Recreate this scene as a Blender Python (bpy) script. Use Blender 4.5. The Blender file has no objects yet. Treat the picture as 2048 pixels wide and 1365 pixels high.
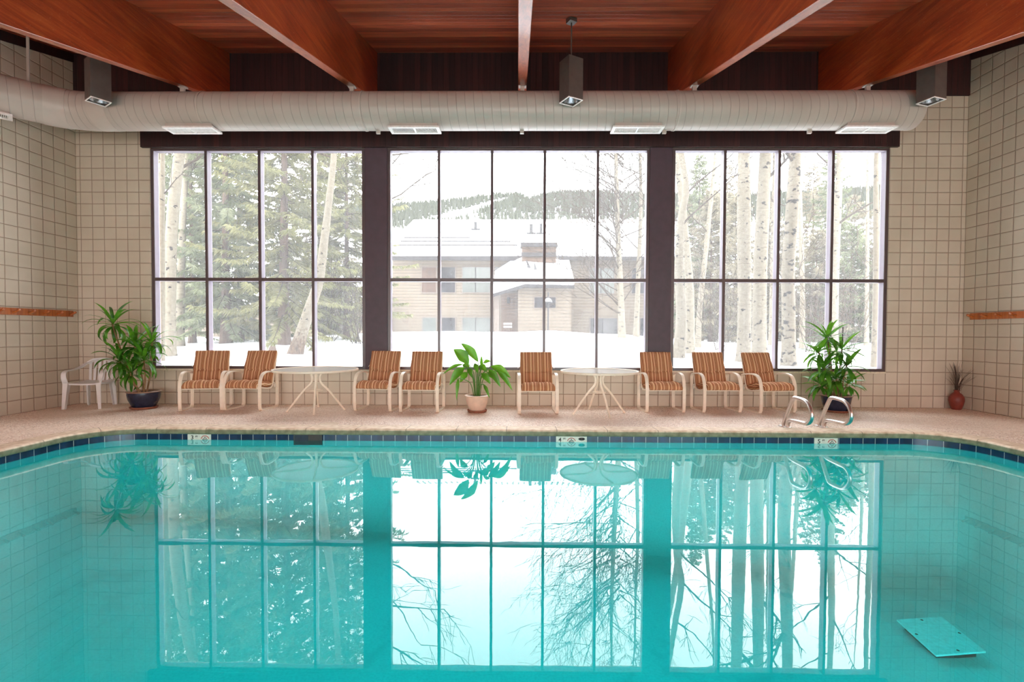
import bpy, math, random
from mathutils import Vector, Matrix, noise as mnoise
from mathutils.geometry import tessellate_polygon

scene = bpy.context.scene
COL = scene.collection
R = math.radians
PI = math.pi

# ------------------------------------------------------------------ camera
F_PX, W_PX, H_PX = 990.0, 2048.0, 1365.0
EYE = Vector((0, 0, 1.2575))
YAW, PITCH, ROLL = 0.0115, 0.0235, 0.0037
SHIFT = F_PX * (math.tan(PITCH) - math.tan(0.0165))
_f = Vector((-math.sin(YAW), math.cos(YAW), 0)); _r = Vector((math.cos(YAW), math.sin(YAW), 0)); _u = Vector((0, 0, 1))
FWD = _f * math.cos(PITCH) - _u * math.sin(PITCH)
UP0 = _u * math.cos(PITCH) + _f * math.sin(PITCH)
RT = _r * math.cos(ROLL) + UP0 * math.sin(ROLL)
UP = UP0 * math.cos(ROLL) - _r * math.sin(ROLL)
cam_data = bpy.data.cameras.new('camera')
cam_data.sensor_width = 36.0
cam_data.lens = 36.0 * F_PX / W_PX
cam_data.clip_end = 6000
cam_data.shift_y = SHIFT / W_PX
cam = bpy.data.objects.new('camera', cam_data)
COL.objects.link(cam)
M = Matrix((RT, UP, -FWD)).transposed().to_4x4()
M.translation = EYE
cam.matrix_world = M
scene.camera = cam


def ray(px, py):
    return FWD * F_PX + RT * (px - W_PX / 2) + UP * (H_PX / 2 + SHIFT - py)


def P(px, py, Y):                     # point seen at a pixel, at depth Y
    d = ray(px, py)
    return EYE + d * (Y / d.y)


def G(px, py, z=0.0):                 # point seen at a pixel, on a level plane
    d = ray(px, py)
    return EYE + d * ((z - EYE.z) / d.z)


def PW(px, py, X):                    # point seen at a pixel, on a side wall
    d = ray(px, py)
    return EYE + d * (X / d.x)


# ------------------------------------------------------------------ tagging
def tag(o, label=None, cat=None, group=None, kind=None):
    if label: o['label'] = label
    if cat: o['category'] = cat
    if group: o['group'] = group
    if kind: o['kind'] = kind
    return o


def thing(name, label, cat, loc=(0, 0, 0), rz=0.0, group=None, kind=None):
    o = bpy.data.objects.new(name, None)
    o.empty_display_size = 0.1
    COL.objects.link(o)
    o.location = loc
    o.rotation_euler = (0, 0, rz)
    return tag(o, label, cat, group, kind)


def dup(root, loc, rz, label, group=None):
    r = root.copy(); COL.objects.link(r)
    r.location = loc; r.rotation_euler = (0, 0, rz); r['label'] = label
    if group: r['group'] = group
    for ch in list(root.children):
        c = ch.copy(); COL.objects.link(c); c.parent = r
        for g in list(ch.children):
            d = g.copy(); COL.objects.link(d); d.parent = c
    return r


# ------------------------------------------------------------------ mesh builder
class MB:
    def __init__(s):
        s.v = []; s.f = []; s.uv = {}

    def add(s, vs, fs, uvs=None):
        b = len(s.v)
        s.v.extend([tuple(v) for v in vs])
        for i, f in enumerate(fs):
            if uvs is not None: s.uv[len(s.f)] = uvs[i]
            s.f.append(tuple(b + k for k in f))

    def box(s, x0, x1, y0, y1, z0, z1):
        s.add([(x0, y0, z0), (x1, y0, z0), (x1, y1, z0), (x0, y1, z0), (x0, y0, z1), (x1, y0, z1), (x1, y1, z1), (x0, y1, z1)],
              [(0, 3, 2, 1), (4, 5, 6, 7), (0, 1, 5, 4), (1, 2, 6, 5), (2, 3, 7, 6), (3, 0, 4, 7)])
        return s

    def obox(s, c, ax, ay, az):       # centre and three half-axis vectors
        c = Vector(c); ax = Vector(ax); ay = Vector(ay); az = Vector(az)
        vs = [c + ax * i + ay * j + az * k for k in (-1, 1) for i, j in ((-1, -1), (1, -1), (1, 1), (-1, 1))]
        s.add(vs, [(0, 3, 2, 1), (4, 5, 6, 7), (0, 1, 5, 4), (1, 2, 6, 5), (2, 3, 7, 6), (3, 0, 4, 7)])
        return s

    def prism(s, pts, fn, a, b):      # polygon pts (ccw) swept between fn(p, a) and fn(p, b)
        n = len(pts)
        vs = [fn(p, a) for p in pts] + [fn(p, b) for p in pts]
        fs = [tuple(reversed(range(n))), tuple(range(n, 2 * n))]
        fs += [(i, (i + 1) % n, n + (i + 1) % n, n + i) for i in range(n)]
        s.add(vs, fs)
        return s

    def sweep(s, path, prof, closed=False, up=None, caps=True, scale=None, uv=False):
        """prof: list of (a, b) offsets along (side, normal); up fixes the frame."""
        path = [Vector(p) for p in path]
        n, m = len(path), len(prof)
        tans = []
        for i in range(n):
            if closed: t = path[(i + 1) % n] - path[i - 1]
            else: t = path[min(i + 1, n - 1)] - path[max(i - 1, 0)]
            tans.append(t.normalized() if t.length > 1e-9 else Vector((0, 0, 1)))
        if up is None:
            t0 = tans[0]
            ref = Vector((0, 0, 1)) if abs(t0.z) < 0.9 else Vector((1, 0, 0))
            nrm = (ref - t0 * ref.dot(t0)).normalized()
        L = 0; vs = []; us = []
        for i in range(n):
            t = tans[i]
            if up is not None:
                u_ = Vector(up)
                nrm = (u_ - t * u_.dot(t)).normalized()
            elif i:
                nrm = (nrm - t * nrm.dot(t)).normalized()
            side = t.cross(nrm)
            k = scale[i] if scale else 1.0
            if i: L += (path[i] - path[i - 1]).length
            us.append(L)
            vs += [path[i] + side * (a * k) + nrm * (b * k) for a, b in prof]
        fs = []; uvs = []
        rng = n if closed else n - 1
        for i in range(rng):
            j = (i + 1) % n
            for k in range(m):
                k2 = (k + 1) % m
                fs.append((i * m + k, j * m + k, j * m + k2, i * m + k2))
                u0 = us[i]; u1 = us[j] if j else us[-1] + (path[0] - path[-1]).length
                uvs.append([(u0, k / m), (u1, k / m), (u1, (k + 1) / m), (u0, (k + 1) / m)])
        if not closed and caps:
            fs.append(tuple(range(m))); uvs.append([(0, 0)] * m)
            fs.append(tuple(reversed(range((n - 1) * m, n * m)))); uvs.append([(0, 0)] * m)
        s.add(vs, fs, uvs if uv else None)
        return s

    def tube(s, path, r, n=10, closed=False, up=None, uv=False, caps=True):
        rr = r if isinstance(r, (list, tuple)) else None
        k = 1.0 if rr else r
        prof = [(math.cos(2 * PI * i / n) * k, math.sin(2 * PI * i / n) * k) for i in range(n)]
        return s.sweep(path, prof, closed, up, caps, rr, uv)

    def lathe(s, prof, n=40, c=(0, 0, 0)):
        c = Vector(c); m = len(prof); vs = []
        for i in range(n):
            a = 2 * PI * i / n
            vs += [c + Vector((r * math.cos(a), r * math.sin(a), z)) for r, z in prof]
        fs = []
        for i in range(n):
            j = (i + 1) % n
            for k in range(m - 1):
                fs.append((i * m + k, j * m + k, j * m + k + 1, i * m + k + 1))
        s.add(vs, fs)
        return s

    def disc(s, c, r, n=40, rx=None, up=True):
        c = Vector(c)
        vs = [c + Vector((r * math.cos(2 * PI * i / n), (rx or r) * math.sin(2 * PI * i / n), 0)) for i in range(n)]
        s.add(vs, [tuple(range(n)) if up else tuple(reversed(range(n)))])
        return s

    def build(s, name, mat, parent=None, smooth=True, bevel=0.0, angle=35):
        me = bpy.data.meshes.new(name)
        me.from_pydata(s.v, [], s.f)
        if s.uv:
            uvl = me.uv_layers.new(name='UVMap')
            for p in me.polygons:
                uvs = s.uv.get(p.index)
                if uvs:
                    for k, li in enumerate(p.loop_indices): uvl.data[li].uv = uvs[k]
        me.materials.append(mat)
        if smooth:
            me.polygons.foreach_set('use_smooth', [True] * len(me.polygons))
            me.set_sharp_from_angle(angle=R(angle))
        me.update()
        o = bpy.data.objects.new(name, me)
        COL.objects.link(o)
        if parent is not None: o.parent = parent
        if bevel:
            b = o.modifiers.new('bevel', 'BEVEL'); b.width = bevel; b.segments = 2; b.limit_method = 'ANGLE'
        return o


def smooth_path(pts, k=4, closed=False):
    """Catmull-Rom through the points."""
    pts = [Vector(p) for p in pts]; n = len(pts); out = []
    rng = n if closed else n - 1
    for i in range(rng):
        if closed: p0, p1, p2, p3 = pts[i - 1], pts[i], pts[(i + 1) % n], pts[(i + 2) % n]
        else: p0, p1, p2, p3 = pts[max(i - 1, 0)], pts[i], pts[i + 1], pts[min(i + 2, n - 1)]
        for j in range(k):
            t = j / k
            out.append(0.5 * ((2 * p1) + (p2 - p0) * t + (2 * p0 - 5 * p1 + 4 * p2 - p3) * t * t + (3 * p1 - p0 - 3 * p2 + p3) * t ** 3))
    if not closed: out.append(pts[-1])
    return out


# ------------------------------------------------------------------ materials
def srgb(r, g, b):
    f = lambda c: (c / 255 / 12.92) if c <= 10 else ((c / 255 + 0.055) / 1.055) ** 2.4
    return (f(r), f(g), f(b), 1.0)


OUT = 0.195
def osrgb(r, g, b):                     # outdoor pigments
    c = srgb(r, g, b)
    return (c[0] * OUT, c[1] * OUT, c[2] * OUT, 1.0)


class NT:
    def __init__(s, name):
        s.m = bpy.data.materials.new(name); s.m.use_nodes = True
        s.t = s.m.node_tree; s.t.nodes.clear()
        s.out = s.n('ShaderNodeOutputMaterial')

    def n(s, kind, **kw):
        nd = s.t.nodes.new(kind)
        for k, v in kw.items(): setattr(nd, k, v)
        return nd

    def link(s, a, b): s.t.links.new(a, b)

    def val(s, sock, v):
        if hasattr(v, 'is_output') or isinstance(v, bpy.types.NodeSocket): s.link(v, sock)
        else: sock.default_value = v

    def math(s, op, a, b=None, c=None, clamp=False):
        nd = s.n('ShaderNodeMath', operation=op); nd.use_clamp = clamp
        s.val(nd.inputs[0], a)
        if b is not None: s.val(nd.inputs[1], b)
        if c is not None: s.val(nd.inputs[2], c)
        return nd.outputs[0]

    def mix(s, fac, a, b, blend='MIX'):
        nd = s.n('ShaderNodeMix', data_type='RGBA', blend_type=blend)
        s.val(nd.inputs['Factor'], fac)
        s.val(nd.inputs[6], a); s.val(nd.inputs[7], b)
        return nd.outputs[2]

    def coord(s, which='Object'):
        return s.n('ShaderNodeTexCoord').outputs[which]

    def pos(s):
        return s.n('ShaderNodeNewGeometry').outputs['Position']

    def xyz(s, v):
        nd = s.n('ShaderNodeSeparateXYZ'); s.link(v, nd.inputs[0]); return nd.outputs

    def map(s, v, scale=(1, 1, 1), loc=(0, 0, 0), rot=(0, 0, 0)):
        nd = s.n('ShaderNodeMapping'); s.link(v, nd.inputs['Vector'])
        nd.inputs['Scale'].default_value = scale; nd.inputs['Location'].default_value = loc; nd.inputs['Rotation'].default_value = rot
        return nd.outputs[0]

    def noise(s, v, scale=5, detail=3, rough=0.5, dist=0.0):
        nd = s.n('ShaderNodeTexNoise'); s.link(v, nd.inputs['Vector'])
        nd.inputs['Scale'].default_value = scale; nd.inputs['Detail'].default_value = detail
        nd.inputs['Roughness'].default_value = rough; nd.inputs['Distortion'].default_value = dist
        return nd.outputs['Fac']

    def voronoi(s, v, scale=5, feature='F1', out='Distance'):
        nd = s.n('ShaderNodeTexVoronoi', feature=feature); s.link(v, nd.inputs['Vector'])
        nd.inputs['Scale'].default_value = scale
        return nd.outputs[out]

    def ramp(s, fac, stops, interp='LINEAR'):
        nd = s.n('ShaderNodeValToRGB'); s.link(fac, nd.inputs[0])
        cr = nd.color_ramp; cr.interpolation = interp
        while len(cr.elements) > 1: cr.elements.remove(cr.elements[0])
        cr.elements[0].position = stops[0][0]; cr.elements[0].color = stops[0][1]
        for p, c in stops[1:]:
            e = cr.elements.new(p); e.color = c
        return nd.outputs[0]

    def bump(s, h, strength=0.3, dist=0.01, normal=None):
        nd = s.n('ShaderNodeBump'); s.link(h, nd.inputs['Height'])
        nd.inputs['Strength'].default_value = strength; nd.inputs['Distance'].default_value = dist
        if normal is not None: s.link(normal, nd.inputs['Normal'])
        return nd.outputs[0]

    def pbr(s, color, rough=0.5, metal=0.0, normal=None, spec=0.5, coat=0.0, trans=0.0, sub=0.0):
        b = s.n('ShaderNodeBsdfPrincipled')
        s.val(b.inputs['Base Color'], color); s.val(b.inputs['Roughness'], rough); s.val(b.inputs['Metallic'], metal)
        b.inputs['Specular IOR Level'].default_value = spec
        if coat: b.inputs['Coat Weight'].default_value = coat; b.inputs['Coat Roughness'].default_value = 0.15
        if trans: b.inputs['Transmission Weight'].default_value = trans
        if normal is not None: s.link(normal, b.inputs['Normal'])
        s.link(b.outputs[0], s.out.inputs['Surface'])
        s.b = b
        return s.m


def plain(name, c, rough=0.5, metal=0.0, spec=0.5, var=0.06, nscale=30, bump=0.0, coat=0.0):
    """A colour with a little uneven wear."""
    t = NT(name)
    n = t.noise(t.coord(), nscale, 3)
    d = tuple(x * (1 - var * 2.2) for x in c[:3]) + (1,)
    l = tuple(min(1, x * (1 + var)) for x in c[:3]) + (1,)
    col = t.ramp(n, [(0.3, d), (0.65, l)])
    nm = t.bump(n, bump, 0.004) if bump else None
    return t.pbr(col, rough, metal, nm, spec, coat)


BLK = 0.2032


def mat_block(name, axis, phase):
    """Painted square scored blocks; grooves every 8 inches."""
    t = NT(name)
    p = t.xyz(t.pos())
    h = p['X'] if axis == 'x' else p['Y']
    def groove(v, ph):
        q = t.math('FRACT', t.math('DIVIDE', t.math('SUBTRACT', v, ph), BLK))
        d = t.math('MINIMUM', q, t.math('SUBTRACT', 1.0, q))          # distance to line, in blocks
        return d
    d = t.math('MINIMUM', groove(h, phase), groove(p['Z'], 0.0))
    line = t.math('SUBTRACT', 1.0, t.math('MULTIPLY', t.math('SUBTRACT', d, 0.014), 90.0, clamp=True), clamp=True)
    soft = t.math('MULTIPLY', d, 14.0, clamp=True)
    n = t.noise(t.pos(), 90, 3)
    big = t.noise(t.pos(), 1.6, 3)
    face = t.ramp(big, [(0.3, srgb(198, 183, 164)), (0.7, srgb(210, 196, 178))])
    col = t.mix(t.math('MULTIPLY', line, 0.85), face, srgb(128, 100, 76))
    nm = t.bump(n, 0.18, 0.004)
    nm = t.bump(soft, 0.8, 0.008, nm)
    return t.pbr(col, 0.55, 0, nm, 0.4)


def mat_planks(name, c_dark, c_mid, c_light, axis='y', pitch=0.13, groove=0.06, coat=0.3, rough=0.32):
    """Tongue-and-groove boards; AXIS is the direction across the boards."""
    t = NT(name)
    g = t.pos()
    p = t.xyz(g)
    a = p[axis.upper()]
    q = t.math('DIVIDE', a, pitch)
    idx = t.math('FLOOR', q); fr = t.math('FRACT', q)
    d = t.math('MINIMUM', fr, t.math('SUBTRACT', 1.0, fr))
    line = t.math('SUBTRACT', 1.0, t.math('DIVIDE', d, groove, clamp=True), clamp=True)
    wn = t.n('ShaderNodeTexWhiteNoise', noise_dimensions='1D'); t.link(idx, wn.inputs['W'])
    sc = {'y': (1.2, 26, 26), 'x': (26, 26, 1.2)}[axis]
    grain = t.noise(t.map(g, sc), 1.0, 5, 0.62, 0.6)
    f = t.math('ADD', t.math('MULTIPLY', grain, 0.75), t.math('MULTIPLY', wn.outputs['Value'], 0.32))
    col = t.ramp(f, [(0.28, c_dark), (0.52, c_mid), (0.8, c_light)])
    col = t.mix(t.math('MULTIPLY', line, 0.8), col, (0.012, 0.005, 0.004, 1))
    nm = t.bump(t.math('SUBTRACT', t.math('MULTIPLY', grain, 0.15), line), 0.5, 0.006)
    return t.pbr(col, rough, 0, nm, 0.5, coat)


def mat_beam(name):
    t = NT(name)
    g = t.pos()
    grain = t.noise(t.map(g, (14, 1.1, 14)), 1.5, 6, 0.65, 0.8)
    fleck = t.noise(t.map(g, (60, 20, 60)), 2.0, 2)
    big = t.noise(g, 0.9, 3)
    f = t.math('ADD', t.math('MULTIPLY', grain, 0.8), t.math('MULTIPLY', big, 0.25))
    col = t.ramp(f, [(0.3, srgb(104, 34, 16)), (0.52, srgb(160, 62, 28)), (0.78, srgb(198, 96, 44))])
    sp = t.math('MULTIPLY', t.math('SUBTRACT', fleck, 0.68), 12.0, clamp=True)
    col = t.mix(t.math('MULTIPLY', sp, 0.55), col, srgb(205, 160, 130))
    nm = t.bump(grain, 0.25, 0.004)
    return t.pbr(col, 0.34, 0, nm, 0.6, 0.55)


def mat_deck(name):
    t = NT(name)
    g = t.pos()
    peb = t.voronoi(g, 85, out='Color')
    pv = t.n('ShaderNodeSeparateColor'); t.link(peb, pv.inputs[0])
    big = t.noise(g, 0.8, 4)
    c1 = t.ramp(pv.outputs[0], [(0.0, srgb(168, 136, 116)), (0.3, srgb(220, 190, 168)), (0.62, srgb(242, 218, 200)), (0.95, srgb(253, 242, 230))])
    c2 = t.mix(t.math('MULTIPLY', t.math('SUBTRACT', big, 0.45), 2.6, clamp=True), c1, srgb(238, 216, 198))
    # worn paint patches close to the pool
    w = t.noise(t.map(g, (0.7, 3.0, 1)), 1.6, 4)
    col = t.mix(t.math('MULTIPLY', t.math('SUBTRACT', w, 0.56), 3.0, clamp=True), c2, srgb(246, 230, 218))
    nm = t.bump(t.voronoi(g, 85), 0.35, 0.004)
    return t.pbr(col, 0.5, 0, nm, 0.5)


def mat_coping(name):
    t = NT(name)
    uv = t.xyz(t.coord('UV'))
    q = t.math('FRACT', t.math('DIVIDE', uv['X'], 0.645))
    d = t.math('MINIMUM', q, t.math('SUBTRACT', 1.0, q))
    line = t.math('LESS_THAN', d, 0.007)
    n = t.noise(t.pos(), 14, 5)
    col = t.ramp(n, [(0.3, srgb(205, 178, 150)), (0.62, srgb(238, 219, 196))])
    col = t.mix(t.math('MULTIPLY', line, 0.75), col, srgb(120, 95, 78))
    # darker greenish colour on the lip below the rounded edge
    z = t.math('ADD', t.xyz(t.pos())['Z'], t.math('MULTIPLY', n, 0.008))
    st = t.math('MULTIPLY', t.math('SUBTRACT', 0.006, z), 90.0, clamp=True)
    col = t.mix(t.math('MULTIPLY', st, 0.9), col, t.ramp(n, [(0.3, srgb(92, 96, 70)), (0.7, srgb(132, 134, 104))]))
    return t.pbr(col, 0.6, 0, t.bump(t.noise(t.pos(), 120, 2), 0.1, 0.003), 0.35)


def mat_pool(name):
    """Plaster below, one row of navy tiles at the waterline (UV x = run along the wall)."""
    t = NT(name)
    g = t.pos()
    z = t.xyz(g)['Z']
    u = t.xyz(t.coord('UV'))['X']
    q = t.math('FRACT', t.math('DIVIDE', u, 0.1535))
    d = t.math('MINIMUM', q, t.math('SUBTRACT', 1.0, q))
    grout = t.math('MAXIMUM', t.math('LESS_THAN', d, 0.016), t.math('LESS_THAN', t.math('ABSOLUTE', t.math('ADD', z, 0.1455)), 0.0022))
    tile_n = t.noise(t.map(g, (9, 9, 3)), 1.0, 2)
    tile = t.ramp(tile_n, [(0.3, srgb(10, 30, 58)), (0.7, srgb(20, 50, 88))])
    tile = t.mix(grout, tile, srgb(196, 205, 205))
    band = t.math('MULTIPLY', t.math('GREATER_THAN', z, -0.149), t.math('LESS_THAN', z, -0.062))
    st = t.noise(g, 1.1, 5, 0.6, 0.8)
    fine = t.noise(g, 60, 3)
    pl = t.ramp(st, [(0.25, srgb(180, 194, 194)), (0.45, srgb(216, 222, 220)), (0.75, srgb(226, 231, 229))])
    pl = t.mix(t.math('MULTIPLY', t.math('SUBTRACT', fine, 0.42), 1.2, clamp=True), pl, srgb(178, 192, 192))
    col = t.mix(band, pl, tile)
    rough = t.math('SUBTRACT', 0.7, t.math('MULTIPLY', band, 0.5))
    return t.pbr(col, rough, 0, None, 0.4)


WATER_TINT = (0.035, 0.83, 0.87, 1)


def mat_water(name):
    t = NT(name)
    n = t.noise(t.map(t.pos(), (1, 2.2, 1)), 2.2, 2)
    nm = t.bump(n, 0.012, 0.02)
    lw = t.n('ShaderNodeLayerWeight'); lw.inputs['Blend'].default_value = 0.5; t.link(nm, lw.inputs['Normal'])
    fr = t.math('ADD', 0.02, t.math('MULTIPLY', t.math('POWER', lw.outputs['Facing'], 3.9), 0.97), clamp=True)
    tr = t.n('ShaderNodeBsdfTransparent'); tr.inputs[0].default_value = WATER_TINT
    gl = t.n('ShaderNodeBsdfGlossy'); gl.inputs['Roughness'].default_value = 0.0; gl.inputs['Color'].default_value = (0.97, 1, 1, 1)
    t.link(nm, gl.inputs['Normal'])
    mx = t.n('ShaderNodeMixShader')
    t.link(fr, mx.inputs[0]); t.link(tr.outputs[0], mx.inputs[1]); t.link(gl.outputs[0], mx.inputs[2])
    t.link(mx.outputs[0], t.out.inputs['Surface'])
    return t.m


def mat_glass(name, haze=0.10):
    """Window pane with a film of dried condensation: mostly see-through, a little milky, streaked."""
    t = NT(name)
    g = t.pos()
    streak = t.noise(t.map(g, (34, 1, 0.9)), 1.0, 3)
    cloud = t.noise(g, 1.3, 4)
    k = t.math('MULTIPLY', t.math('ADD', t.math('ADD', .35, t.math('MULTIPLY', streak, 0.9)), t.math('MULTIPLY', cloud, 0.5)), haze)
    tr = t.n('ShaderNodeBsdfTransparent'); tr.inputs[0].default_value = (0.97, 0.975, 0.97, 1)
    tl = t.n('ShaderNodeBsdfTranslucent'); tl.inputs[0].default_value = (0.95, 0.95, 0.97, 1)
    gl = t.n('ShaderNodeBsdfGlossy'); gl.inputs['Roughness'].default_value = 0.02
    fr = t.n('ShaderNodeFresnel'); fr.inputs['IOR'].default_value = 1.1
    m1 = t.n('ShaderNodeMixShader'); t.link(k, m1.inputs[0]); t.link(tr.outputs[0], m1.inputs[1]); t.link(tl.outputs[0], m1.inputs[2])
    m2 = t.n('ShaderNodeMixShader'); t.link(fr.outputs[0], m2.inputs[0]); t.link(m1.outputs[0], m2.inputs[1]); t.link(gl.outputs[0], m2.inputs[2])
    t.link(m2.outputs[0], t.out.inputs['Surface'])
    return t.m


def mat_duct(name, c):
    t = NT(name)
    uv = t.xyz(t.coord('UV'))
    q = t.math('FRACT', t.math('ADD', t.math('DIVIDE', uv['X'], 0.125), uv['Y']))
    d = t.math('MINIMUM', q, t.math('SUBTRACT', 1.0, q))
    line = t.math('SUBTRACT', 1.0, t.math('DIVIDE', d, 0.05, clamp=True), clamp=True)
    n = t.noise(t.pos(), 3, 3)
    base = t.ramp(n, [(0.3, tuple(x * 0.9 for x in c[:3]) + (1,)), (0.7, c)])
    col = t.mix(t.math('MULTIPLY', line, 0.35), base, srgb(120, 108, 100))
    return t.pbr(col, 0.36, 0.0, t.bump(line, 0.6, 0.006), 0.5)


def mat_stripes(name):
    """Striped cushion cloth: bands across the object's own X."""
    t = NT(name)
    x = t.xyz(t.coord())['X']
    wob = t.noise(t.coord(), 9, 2)
    q = t.math('FRACT', t.math('ADD', t.math('MULTIPLY', x, 8.6), t.math('MULTIPLY', wob, 0.05)))
    br = srgb(180, 124, 88); ru = srgb(122, 68, 46); tan = srgb(208, 158, 116); cr = srgb(240, 212, 176); pk = srgb(196, 138, 104)
    col = t.ramp(q, [(0, br), (0.22, cr), (0.27, tan), (0.42, ru), (0.50, pk), (0.68, cr), (0.72, br), (0.80, ru), (0.86, tan), (0.94, ru)], 'CONSTANT')
    weave = t.noise(t.coord(), 260, 2)
    return t.pbr(col, 0.9, 0, t.bump(weave, 0.25, 0.002), 0.1)


def mat_leaf(name, c_dark, c_mid, c_light, trans=0.3, rough=0.35):
    t = NT(name)
    n = t.noise(t.pos(), 6, 3)
    col = t.ramp(n, [(0.3, c_dark), (0.5, c_mid), (0.72, c_light)])
    b = t.n('ShaderNodeBsdfPrincipled'); t.link(col, b.inputs['Base Color']); b.inputs['Roughness'].default_value = rough
    tl = t.n('ShaderNodeBsdfTranslucent'); t.link(t.mix(0.5, col, srgb(150, 200, 40)), tl.inputs[0])
    mx = t.n('ShaderNodeMixShader'); mx.inputs[0].default_value = trans
    t.link(b.outputs[0], mx.inputs[1]); t.link(tl.outputs[0], mx.inputs[2]); t.link(mx.outputs[0], t.out.inputs['Surface'])
    return t.m


def mat_needles(name, c_dark, c_mid, c_light):
    t = NT(name)
    c_dark, c_mid, c_light = (tuple(min(1, v * 2.1) for v in c[:3]) + (1,) for c in (c_dark, c_mid, c_light))
    n = t.noise(t.pos(), 2.2, 4, 0.6)
    col = t.ramp(n, [(0.3, c_dark), (0.5, c_mid), (0.7, c_light)])
    b = t.n('ShaderNodeBsdfDiffuse'); t.link(col, b.inputs[0])
    tl = t.n('ShaderNodeBsdfTranslucent'); t.link(col, tl.inputs[0])
    mx = t.n('ShaderNodeMixShader'); mx.inputs[0].default_value = 0.4
    t.link(b.outputs[0], mx.inputs[1]); t.link(tl.outputs[0], mx.inputs[2]); t.link(mx.outputs[0], t.out.inputs['Surface'])
    return t.m


def mat_aspen(name, dark=0.0, brown=None):
    t = NT(name)
    g = t.pos()
    eye = t.noise(t.map(g, (7, 7, 10)), 1.0, 2, 0.5)
    bands = t.noise(t.map(g, (5, 5, 45)), 1.0, 3, 0.6)
    rough = t.noise(g, 18, 4)
    col = t.ramp(rough, [(0.3, osrgb(216, 198, 170)), (0.7, osrgb(250, 236, 210))])
    col = t.mix(t.math('MULTIPLY', t.math('SUBTRACT', bands, 0.56), 5.0, clamp=True), col, osrgb(182, 164, 140))
    col = t.mix(t.math('MULTIPLY', t.math('SUBTRACT', eye, 0.635 - dark), 16.0, clamp=True), col, osrgb(78, 68, 64))
    if brown is not None:                 # old corky bark round the foot
        z = t.xyz(g)['Z']
        cork = t.noise(t.map(g, (26, 26, 5)), 1.0, 4, 0.6)
        cc = t.ramp(cork, [(0.35, osrgb(120, 88, 70)), (0.6, osrgb(206, 170, 142))])
        k = t.math('MULTIPLY', t.math('SUBTRACT', brown, t.math('ADD', z, t.math('MULTIPLY', rough, .8))), 2.5, clamp=True)
        col = t.mix(k, col, cc)
    return t.pbr(col, 0.8, 0, t.bump(rough, 0.3, 0.01), 0.2)


def mat_bark(name, c0, c1):
    t = NT(name)
    g = t.pos()
    n = t.noise(t.map(g, (22, 22, 5)), 1.0, 5, 0.65)
    return t.pbr(t.ramp(n, [(0.3, c0), (0.7, c1)]), 0.9, 0, t.bump(n, 0.6, 0.02), 0.1)


def mat_siding(name, c, pitch, axis='z'):
    t = NT(name)
    p = t.xyz(t.pos())[axis.upper()]
    fr = t.math('FRACT', t.math('DIVIDE', p, pitch))
    line = t.math('LESS_THAN', fr, 0.22)
    n = t.noise(t.pos(), 2.0, 3)
    base = t.ramp(n, [(0.3, tuple(x * 0.92 for x in c[:3]) + (1,)), (0.7, c)])
    col = t.mix(t.math('MULTIPLY', line, 0.6), base, tuple(x * 0.4 for x in c[:3]) + (1,))
    return t.pbr(col, 0.8, 0, t.bump(fr, 0.4, 0.02), 0.2)


def mat_snow(name):
    t = NT(name)
    g = t.pos()
    n = t.noise(g, 1.5, 5, 0.6)
    f = t.noise(g, 7, 3)
    lit = t.math('MULTIPLY', t.math('SUBTRACT', t.noise(g, 5.5, 4, 0.7), 0.70), 14.0, clamp=True)
    col = t.ramp(f, [(0.35, srgb(238, 238, 244)), (0.65, srgb(250, 250, 252))])
    col = t.mix(t.math('MULTIPLY', lit, 0.5), col, srgb(140, 130, 120))
    return t.pbr(col, 0.7, 0, t.bump(n, 0.5, 0.08), 0.3)


def mat_pebbled_glass(name):
    t = NT(name)
    nm = t.bump(t.noise(t.coord(), 120, 2), 0.15, 0.002)
    tr = t.n('ShaderNodeBsdfTransparent'); tr.inputs[0].default_value = (0.90, 0.93, 0.92, 1)
    tl = t.n('ShaderNodeBsdfTranslucent'); tl.inputs[0].default_value = (0.95, 0.95, 0.94, 1)
    df = t.n('ShaderNodeBsdfDiffuse'); df.inputs[0].default_value = (0.86, 0.86, 0.84, 1)
    gl = t.n('ShaderNodeBsdfGlossy'); gl.inputs['Roughness'].default_value = 0.12; t.link(nm, gl.inputs['Normal'])
    m0 = t.n('ShaderNodeMixShader'); m0.inputs[0].default_value = 0.25; t.link(tl.outputs[0], m0.inputs[1]); t.link(df.outputs[0], m0.inputs[2])
    m1 = t.n('ShaderNodeMixShader'); m1.inputs[0].default_value = 0.8; t.link(tr.outputs[0], m1.inputs[1]); t.link(m0.outputs[0], m1.inputs[2])
    lw = t.n('ShaderNodeLayerWeight'); lw.inputs['Blend'].default_value = 0.5
    fr = t.math('ADD', 0.03, t.math('MULTIPLY', t.math('POWER', lw.outputs['Facing'], 4.5), 0.5), clamp=True)
    m2 = t.n('ShaderNodeMixShader'); t.link(fr, m2.inputs[0]); t.link(m1.outputs[0], m2.inputs[1]); t.link(gl.outputs[0], m2.inputs[2])
    t.link(m2.outputs[0], t.out.inputs['Surface'])
    return t.m


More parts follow.
